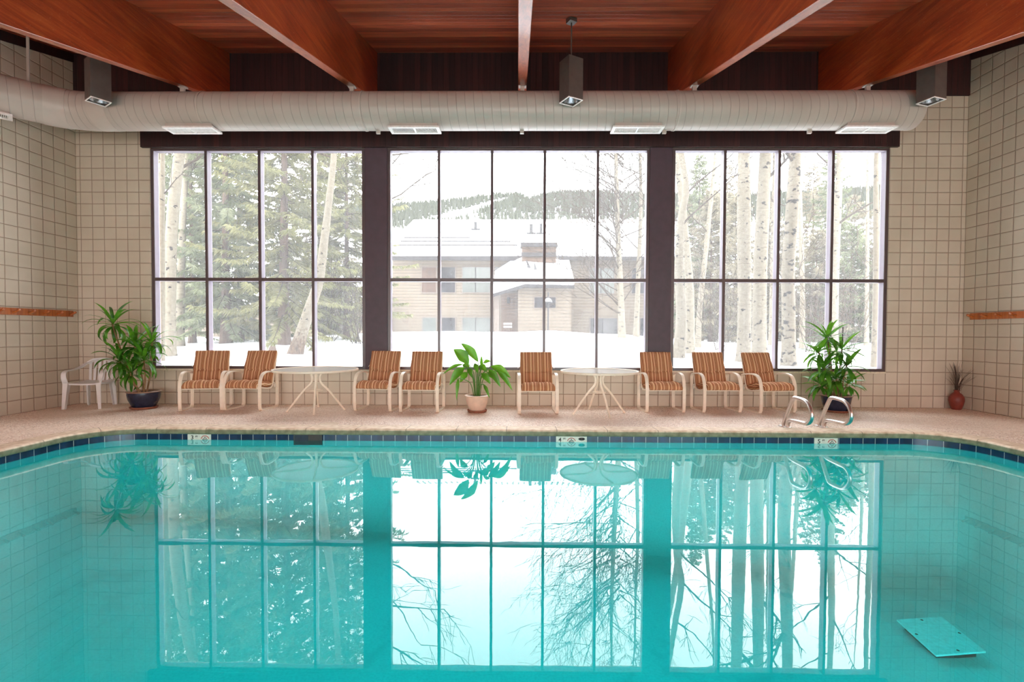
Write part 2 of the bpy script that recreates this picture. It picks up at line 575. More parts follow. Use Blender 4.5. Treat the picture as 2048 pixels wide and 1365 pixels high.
m_side_l = mat_block('painted_block_side', 'y', 8.5)
m_back = mat_block('painted_block_end', 'x', -7.545)
m_ceil = mat_planks('ceiling_boards', srgb(112, 44, 26), srgb(172, 72, 44), srgb(214, 108, 66))
m_sidg = mat_planks('dark_red_boards', srgb(36, 17, 19), srgb(52, 24, 25), srgb(70, 33, 32), 'x', 0.098, 0.07, 0.0, 0.55)
m_beam = mat_beam('varnished_beam')
m_deck = mat_deck('pebble_deck')
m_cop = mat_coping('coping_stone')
m_pool = mat_pool('pool_plaster_and_tile')
m_water = mat_water('pool_water')
m_glass = mat_glass('window_glass', 0.048)
m_frame = plain('bronze_frame', srgb(84, 66, 68), 0.32, 0.0, 0.6, 0.03, 12)
m_return = plain('pale_lavender_return', srgb(172, 162, 176), 0.5, 0.0, 0.5, 0.02, 12)
m_pillar = plain('dark_post_paint', srgb(80, 60, 68), 0.5, 0, 0.4, 0.05, 8)
m_sill = plain('sill_tile', srgb(226, 212, 190), 0.5)
m_duct = mat_duct('duct_paint', srgb(186, 173, 164))
m_duct_plain = plain('duct_coupling_paint', srgb(190, 177, 168), 0.36, 0, 0.5, 0.02, 6)
m_white = plain('white_enamel', srgb(236, 230, 226), 0.4)
m_slot = plain('dark_slot', srgb(60, 56, 54), 0.6)
m_steel = plain('brushed_steel', srgb(214, 206, 202), 0.3, 1.0, 0.5, 0.03, 60)
m_lamp = plain('lamp_housing_brown', srgb(104, 92, 88), 0.45, 0.3, 0.5, 0.05, 10)
m_refl = plain('lamp_reflector', srgb(190, 196, 200), 0.2, 0.9)
m_cream = plain('cream_powder_coat', srgb(240, 224, 204), 0.38, 0, 0.5, 0.03, 14)
m_cloth = mat_stripes('striped_cushion_cloth')
m_tie = plain('white_cotton_tie', srgb(235, 228, 218), 0.9)
m_tabtop = mat_pebbled_glass('frosted_table_glass')
m_plast = plain('white_plastic', srgb(222, 218, 216), 0.38, 0, 0.5, 0.02, 10)
m_navy = plain('navy_glaze', srgb(34, 40, 62), 0.22, 0, 0.5, 0.16, 14)
m_navyrim = plain('tan_glaze_rim', srgb(150, 118, 98), 0.35, 0, 0.5, 0.12, 30)
m_ivory = plain('ivory_glaze', srgb(222, 192, 170), 0.3, 0, 0.5, 0.04, 12)
m_terra = plain('terracotta', srgb(150, 96, 74), 0.75, 0, 0.3, 0.12, 22)
m_redvase = plain('red_clay_vase', srgb(128, 50, 38), 0.45, 0, 0.5, 0.12, 16)
m_soil = plain('potting_soil', srgb(72, 46, 34), 0.95, 0, 0.1, 0.3, 60, 0.6)
m_cane = mat_bark('plant_cane', srgb(110, 78, 54), srgb(176, 140, 104))
m_leafA = mat_leaf('dracaena_leaf', srgb(26, 72, 20), srgb(52, 118, 30), srgb(104, 168, 50))
m_leafB = mat_leaf('broad_leaf', srgb(30, 88, 18), srgb(56, 126, 26), srgb(98, 166, 42), 0.34)
m_leafC = mat_leaf('corn_plant_leaf', srgb(30, 82, 24), srgb(60, 130, 38), srgb(112, 172, 58))
m_petiole = plain('leaf_stalk', srgb(84, 128, 52), 0.5)
m_stake = plain('black_stake', srgb(40, 36, 34), 0.7)
m_reed = plain('dry_reed', srgb(74, 54, 44), 0.9)
m_pine = mat_planks('pine_rack', srgb(160, 80, 34), srgb(200, 112, 52), srgb(224, 144, 78), 'x', 5.0, 0.001, 0.3, 0.35)
m_beige = plain('beige_plate', srgb(226, 206, 182), 0.6)
m_pale = plain('worn_pale_tile', srgb(238, 224, 212), 0.5, 0, 0.4, 0.1, 20)
m_mark = plain('marker_tile', srgb(222, 226, 214), 0.3)
m_ink = plain('marker_ink', srgb(24, 22, 24), 0.5)
m_redink = plain('marker_red_ink', srgb(176, 52, 44), 0.5)
m_cover = plain('white_cover_plate', srgb(250, 252, 250), 0.5)
m_plaster = plain('rear_wall_paint', srgb(226, 216, 200), 0.7)
# outdoors
m_snow = mat_snow('snow')
m_aspen = mat_aspen('aspen_bark')
m_aspen2 = mat_aspen('scarred_aspen_bark', 0.065)
m_aspen3 = mat_aspen('corky_footed_aspen_bark', 0.0, 1.75)
m_twig = mat_bark('bare_twig', osrgb(112, 94, 82), osrgb(160, 138, 118))
m_bark = mat_bark('spruce_bark', osrgb(166, 134, 118), osrgb(216, 184, 166))
m_ndl = mat_needles('spruce_needles', osrgb(138, 138, 92), osrgb(190, 188, 132), osrgb(228, 222, 172))
m_ndl2 = mat_needles('blue_spruce_needles', osrgb(126, 136, 100), osrgb(172, 180, 138), osrgb(210, 214, 178))
m_ndl3 = mat_needles('hedge_needles', osrgb(156, 146, 122), osrgb(196, 184, 156), osrgb(224, 212, 186))
m_far = mat_needles('far_forest', osrgb(100, 104, 90), osrgb(118, 122, 104), osrgb(138, 140, 120))
m_sidt = mat_siding('tan_siding', osrgb(234, 210, 184), 0.17)
m_sidb = mat_siding('brown_siding', osrgb(212, 172, 146), 0.17)
m_fasc = plain('dark_fascia', osrgb(92, 80, 82), 0.8)
m_trimt = plain('tan_trim', osrgb(214, 190, 172), 0.8)
m_panew = plain('building_glass', osrgb(100, 96, 104), 0.15, 0, 0.6, 0.2, 1.5)
m_curt = plain('pale_curtain_glass', osrgb(178, 184, 176), 0.2, 0, 0.6, 0.06, 2)
m_pipe = plain('roof_pipe', osrgb(64, 56, 60), 0.6)
m_green = plain('pale_green_box', osrgb(176, 196, 172), 0.6)
m_yell = plain('yellow_lid', osrgb(226, 206, 120), 0.6)

# ------------------------------------------------------------------ room constants
D = 8.5                                   # window wall
XL, XR = P(157, 640, D).x, P(1926, 640, D).x
Z_SILL, Z_TOP, Z_TRAN = P(1036, 740.5, D).z, P(1036, 297, D).z, P(1036, 560.5, D).z
Y_REAR = -5.0
SLOPE = 0.268
Z_RIDGE = P(1036, 106, D).z               # roof underside at the window wall
def roof_z(y): return Z_RIDGE - SLOPE * (D - y)
Z_BLOCK = P(1036, 194, D).z
WX0, WX1 = P(303, 520, D).x, P(1775, 520, D).x
WATER_Z = -0.141


def struct(o, label, cat):
    return tag(o, label, cat, None, 'structure')


# ------------------------------------------------------------------ walls
T = 0.22
b = MB()
rb = 0.03
def bull(xe, sgn):                        # rounded block edge at the opening, plan view
    return [(xe - sgn * (rb - rb * math.cos(a)), D + rb - rb * math.sin(a)) for a in [i * PI / 2 / 5 for i in range(6)]]
e = WX0 - 0.005
pl = [(XL - 0.3, D), (e - rb, D)] + [(e - rb + rb * math.sin(i * PI / 12), D + rb - rb * math.cos(i * PI / 12)) for i in range(1, 7)] + [(e, D + T), (XL - 0.3, D + T)]
b.prism(pl, lambda p, z: (p[0], p[1], z), 0, 6.6)
e = WX1 + 0.005
pr = [(XR + 0.3, D + T), (e, D + T)] + [(e + rb - rb * math.cos(i * PI / 12), D + rb - rb * math.sin(i * PI / 12)) for i in range(0, 7)] + [(XR + 0.3, D)]
b.prism(pr, lambda p, z: (p[0], p[1], z), 0, 6.6)
b.box(WX0 - 0.02, WX1 + 0.02, D, D + T, 0, Z_SILL - 0.035)
b.box(WX0 - 0.02, WX1 + 0.02, D + 0.001, D + T, Z_TOP + 0.015, 6.6)
o = b.build('wall_back', m_back, bevel=0)
struct(o, 'cream painted block wall around the big window front', 'wall')

o = MB().box(WX0 - 0.01, WX1 + 0.01, D - 0.012, D + T - 0.02, Z_SILL - 0.035, Z_SILL - 0.002).build('window_sill', m_sill, bevel=0.008)
struct(o, 'pale tiled sill running under all three windows', 'window sill')

WALL_DROP = roof_z(D) - P(154, 126, D).z
for side, x0, x1 in (('left', XL - 0.25, XL), ('right', XR, XR + 0.25)):
    b = MB()
    poly = [(Y_REAR, 0), (D, 0), (D, roof_z(D) - WALL_DROP), (Y_REAR, roof_z(Y_REAR) - WALL_DROP)]
    b.prism(poly, lambda p, x: (x, p[0], p[1]), x0, x1)
    o = b.build('wall_' + side, m_side_l)
    struct(o, 'cream painted block side wall on the ' + ('coat-peg side behind the plastic chair' if side == 'left' else 'side with the red vase'), 'wall')
    b = MB()
    dx = 0.02
    poly = [(Y_REAR, roof_z(Y_REAR) - WALL_DROP), (D, roof_z(D) - WALL_DROP), (D, roof_z(D) + 0.05), (Y_REAR, roof_z(Y_REAR) + 0.05)]
    b.prism(poly, lambda p, x: (x, p[0], p[1]), x0 - dx, x1 + dx)
    o = b.build('trim_%d' % (3 if side == 'left' else 4), m_sidg)
    struct(o, 'dark wood wall plate above the %s block wall' % side, 'trim')

# dark red boarding on the end wall
o = MB().box(XL - 0.02, XR + 0.02, D - 0.03, D + 0.01, Z_BLOCK, Z_RIDGE + 0.1).build('trim_1', m_sidg)
struct(o, 'dark red vertical boarding between roof and duct', 'trim')
hx0, hx1 = P(285, 280, D).x, P(1795, 280, D).x
o = MB().box(hx0, hx1, D - 0.055, D - 0.001, P(1036, 296, D).z, Z_BLOCK - 0.001).build('trim_2', m_sidg)
struct(o, 'dark red boarded header strip just above the windows', 'trim')

# ceiling
b = MB()
b.prism([(Y_REAR - 0.2, roof_z(Y_REAR - 0.2)), (D + 0.4, roof_z(D + 0.4)), (D + 0.4, roof_z(D + 0.4) + 0.25), (Y_REAR - 0.2, roof_z(Y_REAR - 0.2) + 0.25)],
        lambda p, x: (x, p[0], p[1]), XL - 0.4, XR + 0.4)
o = b.build('ceiling', m_ceil)
struct(o, 'sloping red-brown tongue and groove board ceiling', 'ceiling')

BEAM_H, BEAM_W = 0.81, 0.128
blabels = ['outermost varnished ceiling beam over the plastic chair side', 'varnished ceiling beam over the window post beside the first table',
           'varnished ceiling beam in the middle of the room, left of the hanging centre lamp', 'varnished ceiling beam over the window post near the second table',
           'outermost varnished ceiling beam over the red vase side']
for k in range(5):
    x = 0.055 + (k - 2) * 2.515
    b = MB()
    z0 = roof_z(D) - BEAM_H
    b.prism([(Y_REAR, roof_z(Y_REAR) - BEAM_H), (D - 0.03, roof_z(D - 0.03) - BEAM_H), (D - 0.03, roof_z(D - 0.03) + 0.02), (Y_REAR, roof_z(Y_REAR) + 0.02)],
            lambda p, xx: (xx, p[0], p[1]), x - BEAM_W / 2, x + BEAM_W / 2)
    o = b.build('ceiling_beam', m_beam, bevel=0.006)
    tag(o, blabels[k], 'beam', 'ceiling beams', 'structure')

# rear wall (behind the photographer) with a long opening for the fill light
b = MB()
zr = roof_z(Y_REAR) + 0.1
b.box(XL - 0.2, XR + 0.2, Y_REAR - 0.2, Y_REAR, 0, 0.5)
b.box(XL - 0.2, -6.6, Y_REAR - 0.2, Y_REAR, 0.5, zr)
b.box(6.6, XR + 0.2, Y_REAR - 0.2, Y_REAR, 0.5, zr)
b.box(-6.6, 6.6, Y_REAR - 0.2, Y_REAR, 2.35, zr)
o = b.build('wall_rear', m_plaster)
struct(o, 'pale wall with a long opening behind the photographer', 'wall')

# ------------------------------------------------------------------ pool, deck, coping
PX0, PX1, PY0, PY1, PR = -5.42, 5.50, 0.45, 6.335, 0.62


def pool_loop(off=0.0, k=10):
    x0, x1, y0, y1 = PX0 - off, PX1 + off, PY0 - off, PY1 + off
    r = PR + off
    pts = []
    for cx, cy, a0 in ((x1 - r, y0 + r, -90), (x1 - r, y1 - r, 0), (x0 + r, y1 - r, 90), (x0 + r, y0 + r, 180)):
        for i in range(k + 1):
            a = R(a0 + 90 * i / k)
            pts.append(Vector((cx + r * math.cos(a), cy + r * math.sin(a), 0)))
    return pts


def dense(loop, step=0.25):
    out = []
    n = len(loop)
    for i in range(n):
        a, c = loop[i], loop[(i + 1) % n]
        m = max(1, int((c - a).length / step))
        out += [a.lerp(c, j / m) for j in range(m)]
    return out


hole = pool_loop(0.28)
outer = [Vector((XL - 0.2, Y_REAR - 0.2, 0)), Vector((XR + 0.2, Y_REAR - 0.2, 0)), Vector((XR + 0.2, D + 0.1, 0)), Vector((XL - 0.2, D + 0.1, 0))]
b = MB()
tri = tessellate_polygon([outer, list(reversed(hole))])
allp = outer + list(reversed(hole))
fs = []
for t3 in tri:
    a, c, d_ = (allp[i] for i in t3)
    fs.append(tuple(t3) if (c - a).cross(d_ - a).z > 0 else tuple(reversed(t3)))
b.add(allp, fs)
n0 = len(allp)
o = b.build('floor', m_deck, smooth=False)
struct(o, 'pebbled tan pool deck', 'floor')

# coping: profile swept round the pool edge
lp = pool_loop(0.0)
prof_in = [(0.285, -0.08), (0.285, 0.001), (0.278, 0.0015), (0.26, 0.010), (0.0, 0.018), (-0.020, 0.016), (-0.031, 0.007), (-0.035, -0.006), (-0.035, -0.046), (-0.030, -0.060), (-0.018, -0.066), (0.0, -0.067), (0.06, -0.068)]
def offset_loop(off):
    return pool_loop(off)
b = MB()
rings = [[Vector((p.x, p.y, z)) for p in offset_loop(off)] for off, z in prof_in]
n = len(lp)
vs = [p for ring in rings for p in ring]
fs = []; uvs = []
L = [0.0]
for i in range(n): L.append(L[-1] + (lp[(i + 1) % n] - lp[i]).length)
for k in range(len(rings) - 1):
    for i in range(n):
        j = (i + 1) % n
        fs.append((k * n + i, k * n + j, (k + 1) * n + j, (k + 1) * n + i))
        uvs.append([(L[i], k), (L[i + 1], k), (L[i + 1], k + 1), (L[i], k + 1)])
b.add(vs, fs, uvs)
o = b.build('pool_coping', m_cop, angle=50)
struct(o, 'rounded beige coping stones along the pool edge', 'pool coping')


def pool_floor_z(x):
    f = min(1, max(0, (x + 4.0) / 8.0))
    return -0.95 - 0.62 * f


lp = dense(pool_loop(0.0), 0.3)
n = len(lp)
L = [0.0]
for i in range(n): L.append(L[-1] + (lp[(i + 1) % n] - lp[i]).length)
b = MB()
rings = [[Vector((p.x, p.y, z)) for p in lp] for z in (-0.06, -0.2199)]
CR = 0.5
for i in range(7):
    a = i * PI / 12
    off = CR * (1 - math.cos(a)) * 0.98
    ring = []
    for p in lp:
        cx = min(max(p.x, PX0 + PR), PX1 - PR); cy = min(max(p.y, PY0 + PR), PY1 - PR)
        d = Vector((p.x - cx, p.y - cy, 0)); d.normalize()
        zf = pool_floor_z(p.x)
        ring.append(Vector((p.x - d.x * off, p.y - d.y * off, zf + CR * (1 - math.sin(a)))))
    rings.append(ring)
inner = rings[-1]
vs = [p for r_ in rings for p in r_]; fs = []; uvs = []
for k in range(len(rings) - 1):
    for i in range(n):
        j = (i + 1) % n
        fs.append((k * n + i, (k + 1) * n + i, (k + 1) * n + j, k * n + j))
        uvs.append([(L[i], 0), (L[i], 1), (L[i + 1], 1), (L[i + 1], 0)])
b.add(vs, fs, uvs)
tri = tessellate_polygon([inner])
b.add(inner, [tuple(t3) for t3 in tri], [[(0, 0)] * 3] * len(tri))
o = b.build('pool_basin', m_pool, angle=30)
struct(o, 'plastered pool basin with a row of navy tiles at the waterline', 'swimming pool')
# skimmer mouth in the tile band
s0 = P(588, 876, PY1).x; s1 = P(645, 876, PY1).x
sk = MB().box(s0, s1, PY1 - 0.012, PY1 + 0.01, -0.2, -0.062).build('skimmer_mouth', m_slot, o, smooth=False)
tag(sk, 'dark skimmer opening')
sk2 = MB().box(s0 + 0.015, s0 + 0.19, PY1 - 0.016, PY1 - 0.011, -0.15, -0.075).build('skimmer_flap', m_navy, sk, smooth=False)

b = MB()
wl = pool_loop(-0.001)
b.add([Vector((p.x, p.y, WATER_Z)) for p in wl], [tuple(range(len(wl)))])
o = b.build('water', m_water, smooth=False)
tag(o, 'calm turquoise pool water mirroring the windows', 'water', None, 'structure')

# ------------------------------------------------------------------ windows
GY0, GY1 = D + 0.118, D + 0.126


def window(num, px_edges, mul_px, px_right, label):
    root = thing('window_%d' % num, label, 'window', (0, 0, 0), kind='structure')
    X = lambda px: P(px, 520, D).x
    x0, x1 = X(px_edges), X(px_right)
    fw = 0.05
    zs, zt = Z_SILL, Z_TOP
    y0, y1 = D + 0.004, D + 0.135
    yf = y0 + 0.014                       # thin dark face cap, pale return behind it
    def ring(ya, yb, g):
        f = MB()
        f.box(x0, x0 + fw - g, ya, yb, zs, zt); f.box(x1 - fw + g, x1, ya, yb, zs, zt)
        f.box(x0 + fw - g, x1 - fw + g, ya, yb, zs, zs + 0.045 - g); f.box(x0 + fw - g, x1 - fw + g, ya, yb, zt - 0.035 + g, zt)
        return f
    fr = ring(y0, yf, 0).build('window_frame', m_frame, root, smooth=False)
    tag(ring(yf, y1, 0.003).build('frame_return', m_return, fr, smooth=False), 'pale lavender return of the frame')
    tr = MB().box(x0 + fw, x1 - fw, y0 + 0.002, yf, Z_TRAN - 0.028, Z_TRAN + 0.028).build('transom', m_frame, root, smooth=False)
    MB().box(x0 + fw, x1 - fw, yf, y1, Z_TRAN - 0.025, Z_TRAN + 0.025).build('transom_return', m_return, tr, smooth=False)
    cuts = [x0 + fw]
    for a, c in mul_px:
        xa, xc = X(a), X(c)
        mu = MB().box(xa, xc, y0 - 0.003, yf, zs + 0.045, zt - 0.035).build('mullion', m_frame, root, smooth=False)
        MB().box(xa + .003, xc - .003, yf, y1, zs + 0.045, zt - 0.035).build('mullion_return', m_return, mu, smooth=False)
        cuts += [xa, xc]
    cuts.append(x1 - fw)
    for i in range(0, len(cuts), 2):
        for za, zb in ((zs + 0.045, Z_TRAN - 0.028), (Z_TRAN + 0.028, zt - 0.035)):
            MB().box(cuts[i], cuts[i + 1], GY0, GY1, za, zb).build('pane', m_glass, root, smooth=False)
    return root


window(1, 303, [(410.5, 415.5), (516.8, 522.3), (623.2, 628.2)], 730, 'four-bay brown framed window nearest the white plastic chair')
window(2, 775, [(875.2, 880.2), (981.0, 986.2), (1086.2, 1091.4), (1192, 1197)], 1298, 'five-bay brown framed window in the middle, looking at the snowy building')
window(3, 1343, [(1445.3, 1450.8), (1553.8, 1559), (1660.8, 1666)], 1775, 'four-bay brown framed window behind the pool grab rails')
for a, c, lab in ((730.5, 775, 'dark square post between the tree window and the middle window'), (1298, 1342.5, 'dark square post between the middle window and the aspen window')):
    o = MB().box(P(a, 520, D).x, P(c, 520, D).x, D - 0.012, D + 0.16, Z_SILL, Z_TOP + 0.01).build('pillar', m_pillar, bevel=0.004)
    tag(o, lab, 'window post', 'window posts', 'structure')

# ------------------------------------------------------------------ air duct
DUCT_Y = 7.36
dz = P(1036, 222.5, DUCT_Y).z
dr = 0.268
duct = thing('air_duct', 'fat round beige spiral ventilation duct hung under the beams along the window wall', 'air duct', (0, DUCT_Y, dz))
xL_el = P(196, 222, DUCT_Y).x
xR_el = P(1887, 212, DUCT_Y - 0.262).x
path = []
d45 = Vector((-1, -1, 0)).normalized()
ER = 0.85
cen = Vector((xL_el, -ER, 0))
el = [cen + Vector((-ER * math.sin(R(a)), ER * math.cos(R(a)), 0)) for a in range(0, 46, 5)]
endp = el[-1] + d45 * 0.72
pth = [endp, endp.lerp(el[-1], 0.5)] + list(reversed(el))
xx = xL_el
while xx < xR_el - 0.3:
    xx += 0.25
    pth.append(Vector((min(xx, xR_el), 0, 0)))
ER2 = 0.36
MB().tube(pth, dr, 48, uv=True, up=(0, 0, 1)).build('duct_pipe', m_duct, duct)
# plain couplings
def coupling(path, r=dr + 0.006):
    MB().tube(path, r, 48, up=(0, 0, 1)).build('coupling', m_duct_plain, duct)
coupling([cen + Vector((-ER * math.sin(R(a)), ER * math.cos(R(a)), 0)) for a in range(24, 46, 5)])
coupling([Vector((xL_el + 0.05, 0, 0)), Vector((xL_el + 0.30, 0, 0))], dr + 0.004)
for px in (415, 730, 1350, 1690):
    x = P(px, 222, DUCT_Y).x
    coupling([Vector((x - 0.012, 0, 0)), Vector((x + 0.012, 0, 0))], dr + 0.008)


def register(x, rot=0.0, at=None):
    """Ceiling-type grille under the duct: white frame, louvres, dark throat."""
    w, d = 0.37, 0.125
    c = Vector((x, -0.04, -dr - 0.02)) if at is None else at
    ax = Vector((math.cos(rot), math.sin(rot), 0)); ay = Vector((-math.sin(rot), math.cos(rot), 0)); az = Vector((0, 0, 1))
    f = MB()
    e = 0.022
    for s in (-1, 1):
        f.obox(c + ay * (s * (d - e)), ax * w, ay * e, az * 0.012)
        f.obox(c + ax * (s * (w - e)), ax * e, ay * (d - 2 * e), az * 0.012)
    f.obox(c, ax * 0.012, ay * (d - 2 * e), az * 0.010)
    fr = f.build('register_frame', m_white, duct, smooth=False)
    g = MB()
    nl = 34
    for i in range(nl):
        t = -w + 2 * e + (i + 0.5) * (2 * w - 4 * e) / nl
        g.obox(c + ax * t + az * 0.004, ax * 0.0028 + az * 0.002, ay * (d - 2 * e), az * 0.007 - ax * 0.004)
    g.build('louvres', m_white, fr, smooth=False)
    MB().obox(c + az * 0.016, ax * (w - e), ay * (d - e), az * 0.003).build('throat', m_slot, fr, smooth=False)
    MB().obox(c + az * 0.05, ax * (w - 0.03), ay * (d - 0.025), az * 0.035).build('register_neck', m_duct_plain, fr, smooth=False)


for px in (385, 830, 1274, 1733):
    register(P(px, 258, DUCT_Y - 0.04).x)
register(0, R(45), Vector((endp.x, endp.y, -dr - 0.02)) - d45 * 0.05)
# hangers
for px in (57,):
    q = P(px, 165, 7.16) - duct.location
    tp = roof_z(DUCT_Y + q.y) - dz
    MB().box(q.x - 0.02, q.x + 0.02, q.y - 0.006, q.y + 0.006, dr * 0.8, tp).build('hanger_rod', m_duct_plain, duct, smooth=False)
for k in range(5):
    x = 0.055 + (k - 2) * 2.515
    zt = roof_z(DUCT_Y) - BEAM_H - dz
    h = MB(); h.box(x - 0.03, x + 0.03, -0.02, 0.02, dr - 0.01, zt + 0.0)
    h.box(x - 0.055, x + 0.055, -0.045, 0.045, zt - 0.014, zt)
    h.build('hanger_bracket', m_duct_plain, duct, smooth=False)
for px in (755, 1044, 1330, 1622):
    x = P(px, 260, DUCT_Y).x
    MB().box(x - 0.028, x + 0.028, 0.02, 0.06, -dr - 0.045, -dr + 0.02).build('drip_tab', m_duct_plain, duct, smooth=False)

# ------------------------------------------------------------------ pendant lamps
LY = 6.90
def pendant(px, rot, label):
    c = P(px, 203, LY)
    zb, zt = c.z, P(px, 121, LY).z
    root = thing('pendant_lamp', label, 'hanging lamp', (c.x, LY, zb), R(rot), 'square hanging lamps')
    h, hs = zt - zb, 0.116
    b = MB()
    t = 0.006
    b.box(-hs, hs, -hs, -hs + t, 0, h); b.box(-hs, hs, hs - t, hs, 0, h)
    b.box(-hs, -hs + t, -hs + t, hs - t, 0, h); b.box(hs - t, hs, -hs + t, hs - t, 0, h)
    b.box(-hs + t, hs - t, -hs + t, hs - t, h - t, h)
    b.build('housing', m_lamp, root, smooth=False)
    r = MB()
    e = 0.008
    for s in (-1, 1):
        r.box(-hs - 0.002, hs + 0.002, s * (hs - e / 2) - e / 2 - 0.001, s * (hs - e / 2) + e / 2 + 0.001, -0.008, 0.003)
        r.box(s * (hs - e / 2) - e / 2 - 0.001, s * (hs - e / 2) + e / 2 + 0.001, -hs + e, hs - e, -0.008, 0.003)
    r.build('bottom_rim', m_white, root, smooth=False)
    MB().lathe([(0.112, 0.02), (0.10, 0.08), (0.07, 0.15), (0.03, 0.19), (0.001, 0.195)], 28).build('reflector', m_refl, root)
    stem_top = roof_z(LY) - zb
    MB().tube([(0, 0, h - 0.002), (0, 0, stem_top - 0.02)], 0.009, 8).build('stem', m_lamp, root)
    MB().box(-0.055, 0.055, -0.055, 0.055, stem_top - 0.06, stem_top + 0.02).build('ceiling_mount', m_lamp, root, smooth=False)
    return root

pendant(196.5, -33, 'square brown downlight hanging in front of the duct elbow over the plastic chair')
pendant(1142, 29, 'square brown downlight hanging beside the middle ceiling beam')
pendant(1862, 19, 'square brown downlight hanging near the capped end of the duct over the red vase')

# ------------------------------------------------------------------ peg racks on the side walls
def peg_rack(side, label):
    X = XL if side < 0 else XR
    pe = PW(144 if side < 0 else 1942.5, 628, X)
    za = PW(144 if side < 0 else 1943, 634.5, X).z; zb = PW(144 if side < 0 else 1943, 622 if side < 0 else 627, X).z
    if side > 0: za = PW(1943, 640, X).z
    yc, L_ = pe.y, 3.4
    zc = (za + zb) / 2; hh = max((zb - za) / 2, 0.05)
    root = thing('peg_rail', label, 'coat rack', (X, yc, zc))
    s = -side
    MB().box(min(s * 0.001, s * 0.028), max(s * 0.001, s * 0.028), -L_, 0, -hh, hh).build('board', m_pine, root, bevel=0.006)
    for k in range(14):
        y = -0.06 - k * 0.235
        MB().tube([(s * 0.026, y, -0.012), (s * 0.075, y, 0.002), (s * 0.125, y - .012, 0.022), (s * 0.135, y - .014, 0.026)], [0.019, 0.017, 0.021, 0.011], 10).build('peg', m_pine, root)
peg_rack(-1, 'orange pine peg rack on the wall above the white plastic chair')
peg_rack(1, 'orange pine peg rack on the wall above the red vase')

# ------------------------------------------------------------------ lounge chairs
def chair_parts(root):
    for s in (-1, 1):
        pts = [(.17, .0115), (-.20, .0115), (-.245, .028), (-.262, .07), (-.266, .20), (-.264, .36), (-.252, .46), (-.215, .545), (-.155, .592), (-.06, .610),
               (.06, .605), (.17, .592), (.225, .575), (.248, .535), (.252, .42), (.252, .20), (.250, .08), (.232, .03)]
        path = smooth_path([(s * 0.292, y, z) for y, z in pts], 3, closed=True)
        w, t, g = 0.024, 0.010, 0.0025
        prof = [(-w, -t), (w, -t), (w, t), (w * .42, t), (w * .34, t - g), (w * .26, t), (-w * .26, t), (-w * .34, t - g), (-w * .42, t), (-w, t)]
        prof = [(b_, a_) for a_, b_ in prof]
        MB().sweep(path, prof, closed=True, up=(1, 0, 0)).build('side_loop', m_cream, root, angle=50)
        MB().tube(smooth_path([(s * 0.262, -.255, .378), (s * 0.262, 0, .335), (s * 0.262, .13, .345), (s * 0.258, .19, .45), (s * 0.25, .335, .90)], 4), 0.012, 8).build('seat_rail', m_cream, root)
    MB().box(-.29, .29, -.258, -.240, .345, .398).build('front_bar', m_cream, root, bevel=0.004)
    MB().box(-.27, .27, .205, .222, .34, .385).build('rear_bar', m_cream, root, bevel=0.004)
    MB().tube([(-.25, .335, .90), (-.235, .342, .922), (-.2, .345, .93), (.2, .345, .93), (.235, .342, .922), (.25, .335, .90)], 0.012, 8).build('back_rail', m_cream, root)

    def pad(name, line, W, T_, seams):
        line = smooth_path([(0, y, z) for y, z in line], 10)
        n, m = len(line), 22
        tot = [0]
        for i in range(1, n): tot.append(tot[-1] + (line[i] - line[i - 1]).length)
        vs = []; fs = []
        for side in (1, -1):
            for i in range(n):
                t = (line[min(i + 1, n - 1)] - line[max(i - 1, 0)]).normalized()
                nrm = Vector((1, 0, 0)).cross(t)
                s_ = tot[i] / tot[-1]
                endf = max(0.0, 1 - abs(2 * s_ - 1) ** 7) ** 0.5
                for j in range(m + 1):
                    u = 2 * j / m - 1
                    dip = 1.0
                    for sp, amt, wd in seams: dip -= amt * math.exp(-((s_ - sp - .05 * u * u) / wd) ** 2)
                    ed = max(0.0, 1 - abs(u) ** 6) ** 0.5
                    puff = 1 + 0.10 * math.sin(u * 9 + s_ * 7) * endf
                    wj = W * (1 - 0.02 * abs(2 * s_ - 1) ** 8 + 0.012 * math.sin(s_ * 14))
                    vs.append(line[i] + Vector((u * wj, 0, 0)) + nrm * (side * T_ * endf * ed * dip * (puff if side > 0 else 1)))
        K = n * (m + 1)
        for i in range(n - 1):
            for j in range(m):
                a = i * (m + 1) + j
                fs.append((a, a + 1, a + m + 2, a + m + 1))
                fs.append((K + a, K + a + m + 1, K + a + m + 2, K + a + 1))
        b = MB(); b.add(vs, fs)
        return b.build(name, m_cloth, root, angle=80)
    pad('seat_cushion', [(-.292, .362), (-.285, .39), (-.25, .414), (-.15, .418), (0, .398), (.10, .388), (.165, .395)], .264, .068, [(.55, .22, .03)])
    pad('back_cushion', [(.135, .375), (.16, .43), (.195, .55), (.245, .72), (.30, .86), (.322, .925), (.328, .94)], .262, .040, [(.41, .8, .016), (.02, .3, .05)])
    for s in (-1, 1):
        MB().tube(smooth_path([(s * .255, .17, .42), (s * .285, .19, .40), (s * .29, .195, .36), (s * .284, .19, .33)], 3), 0.007, 6).build('tie_strap', m_tie, root)
        MB().tube(smooth_path([(s * .27, .255, .70), (s * .285, .27, .69), (s * .30, .28, .675)], 3), 0.005, 6).build('back_tie', m_tie, root)


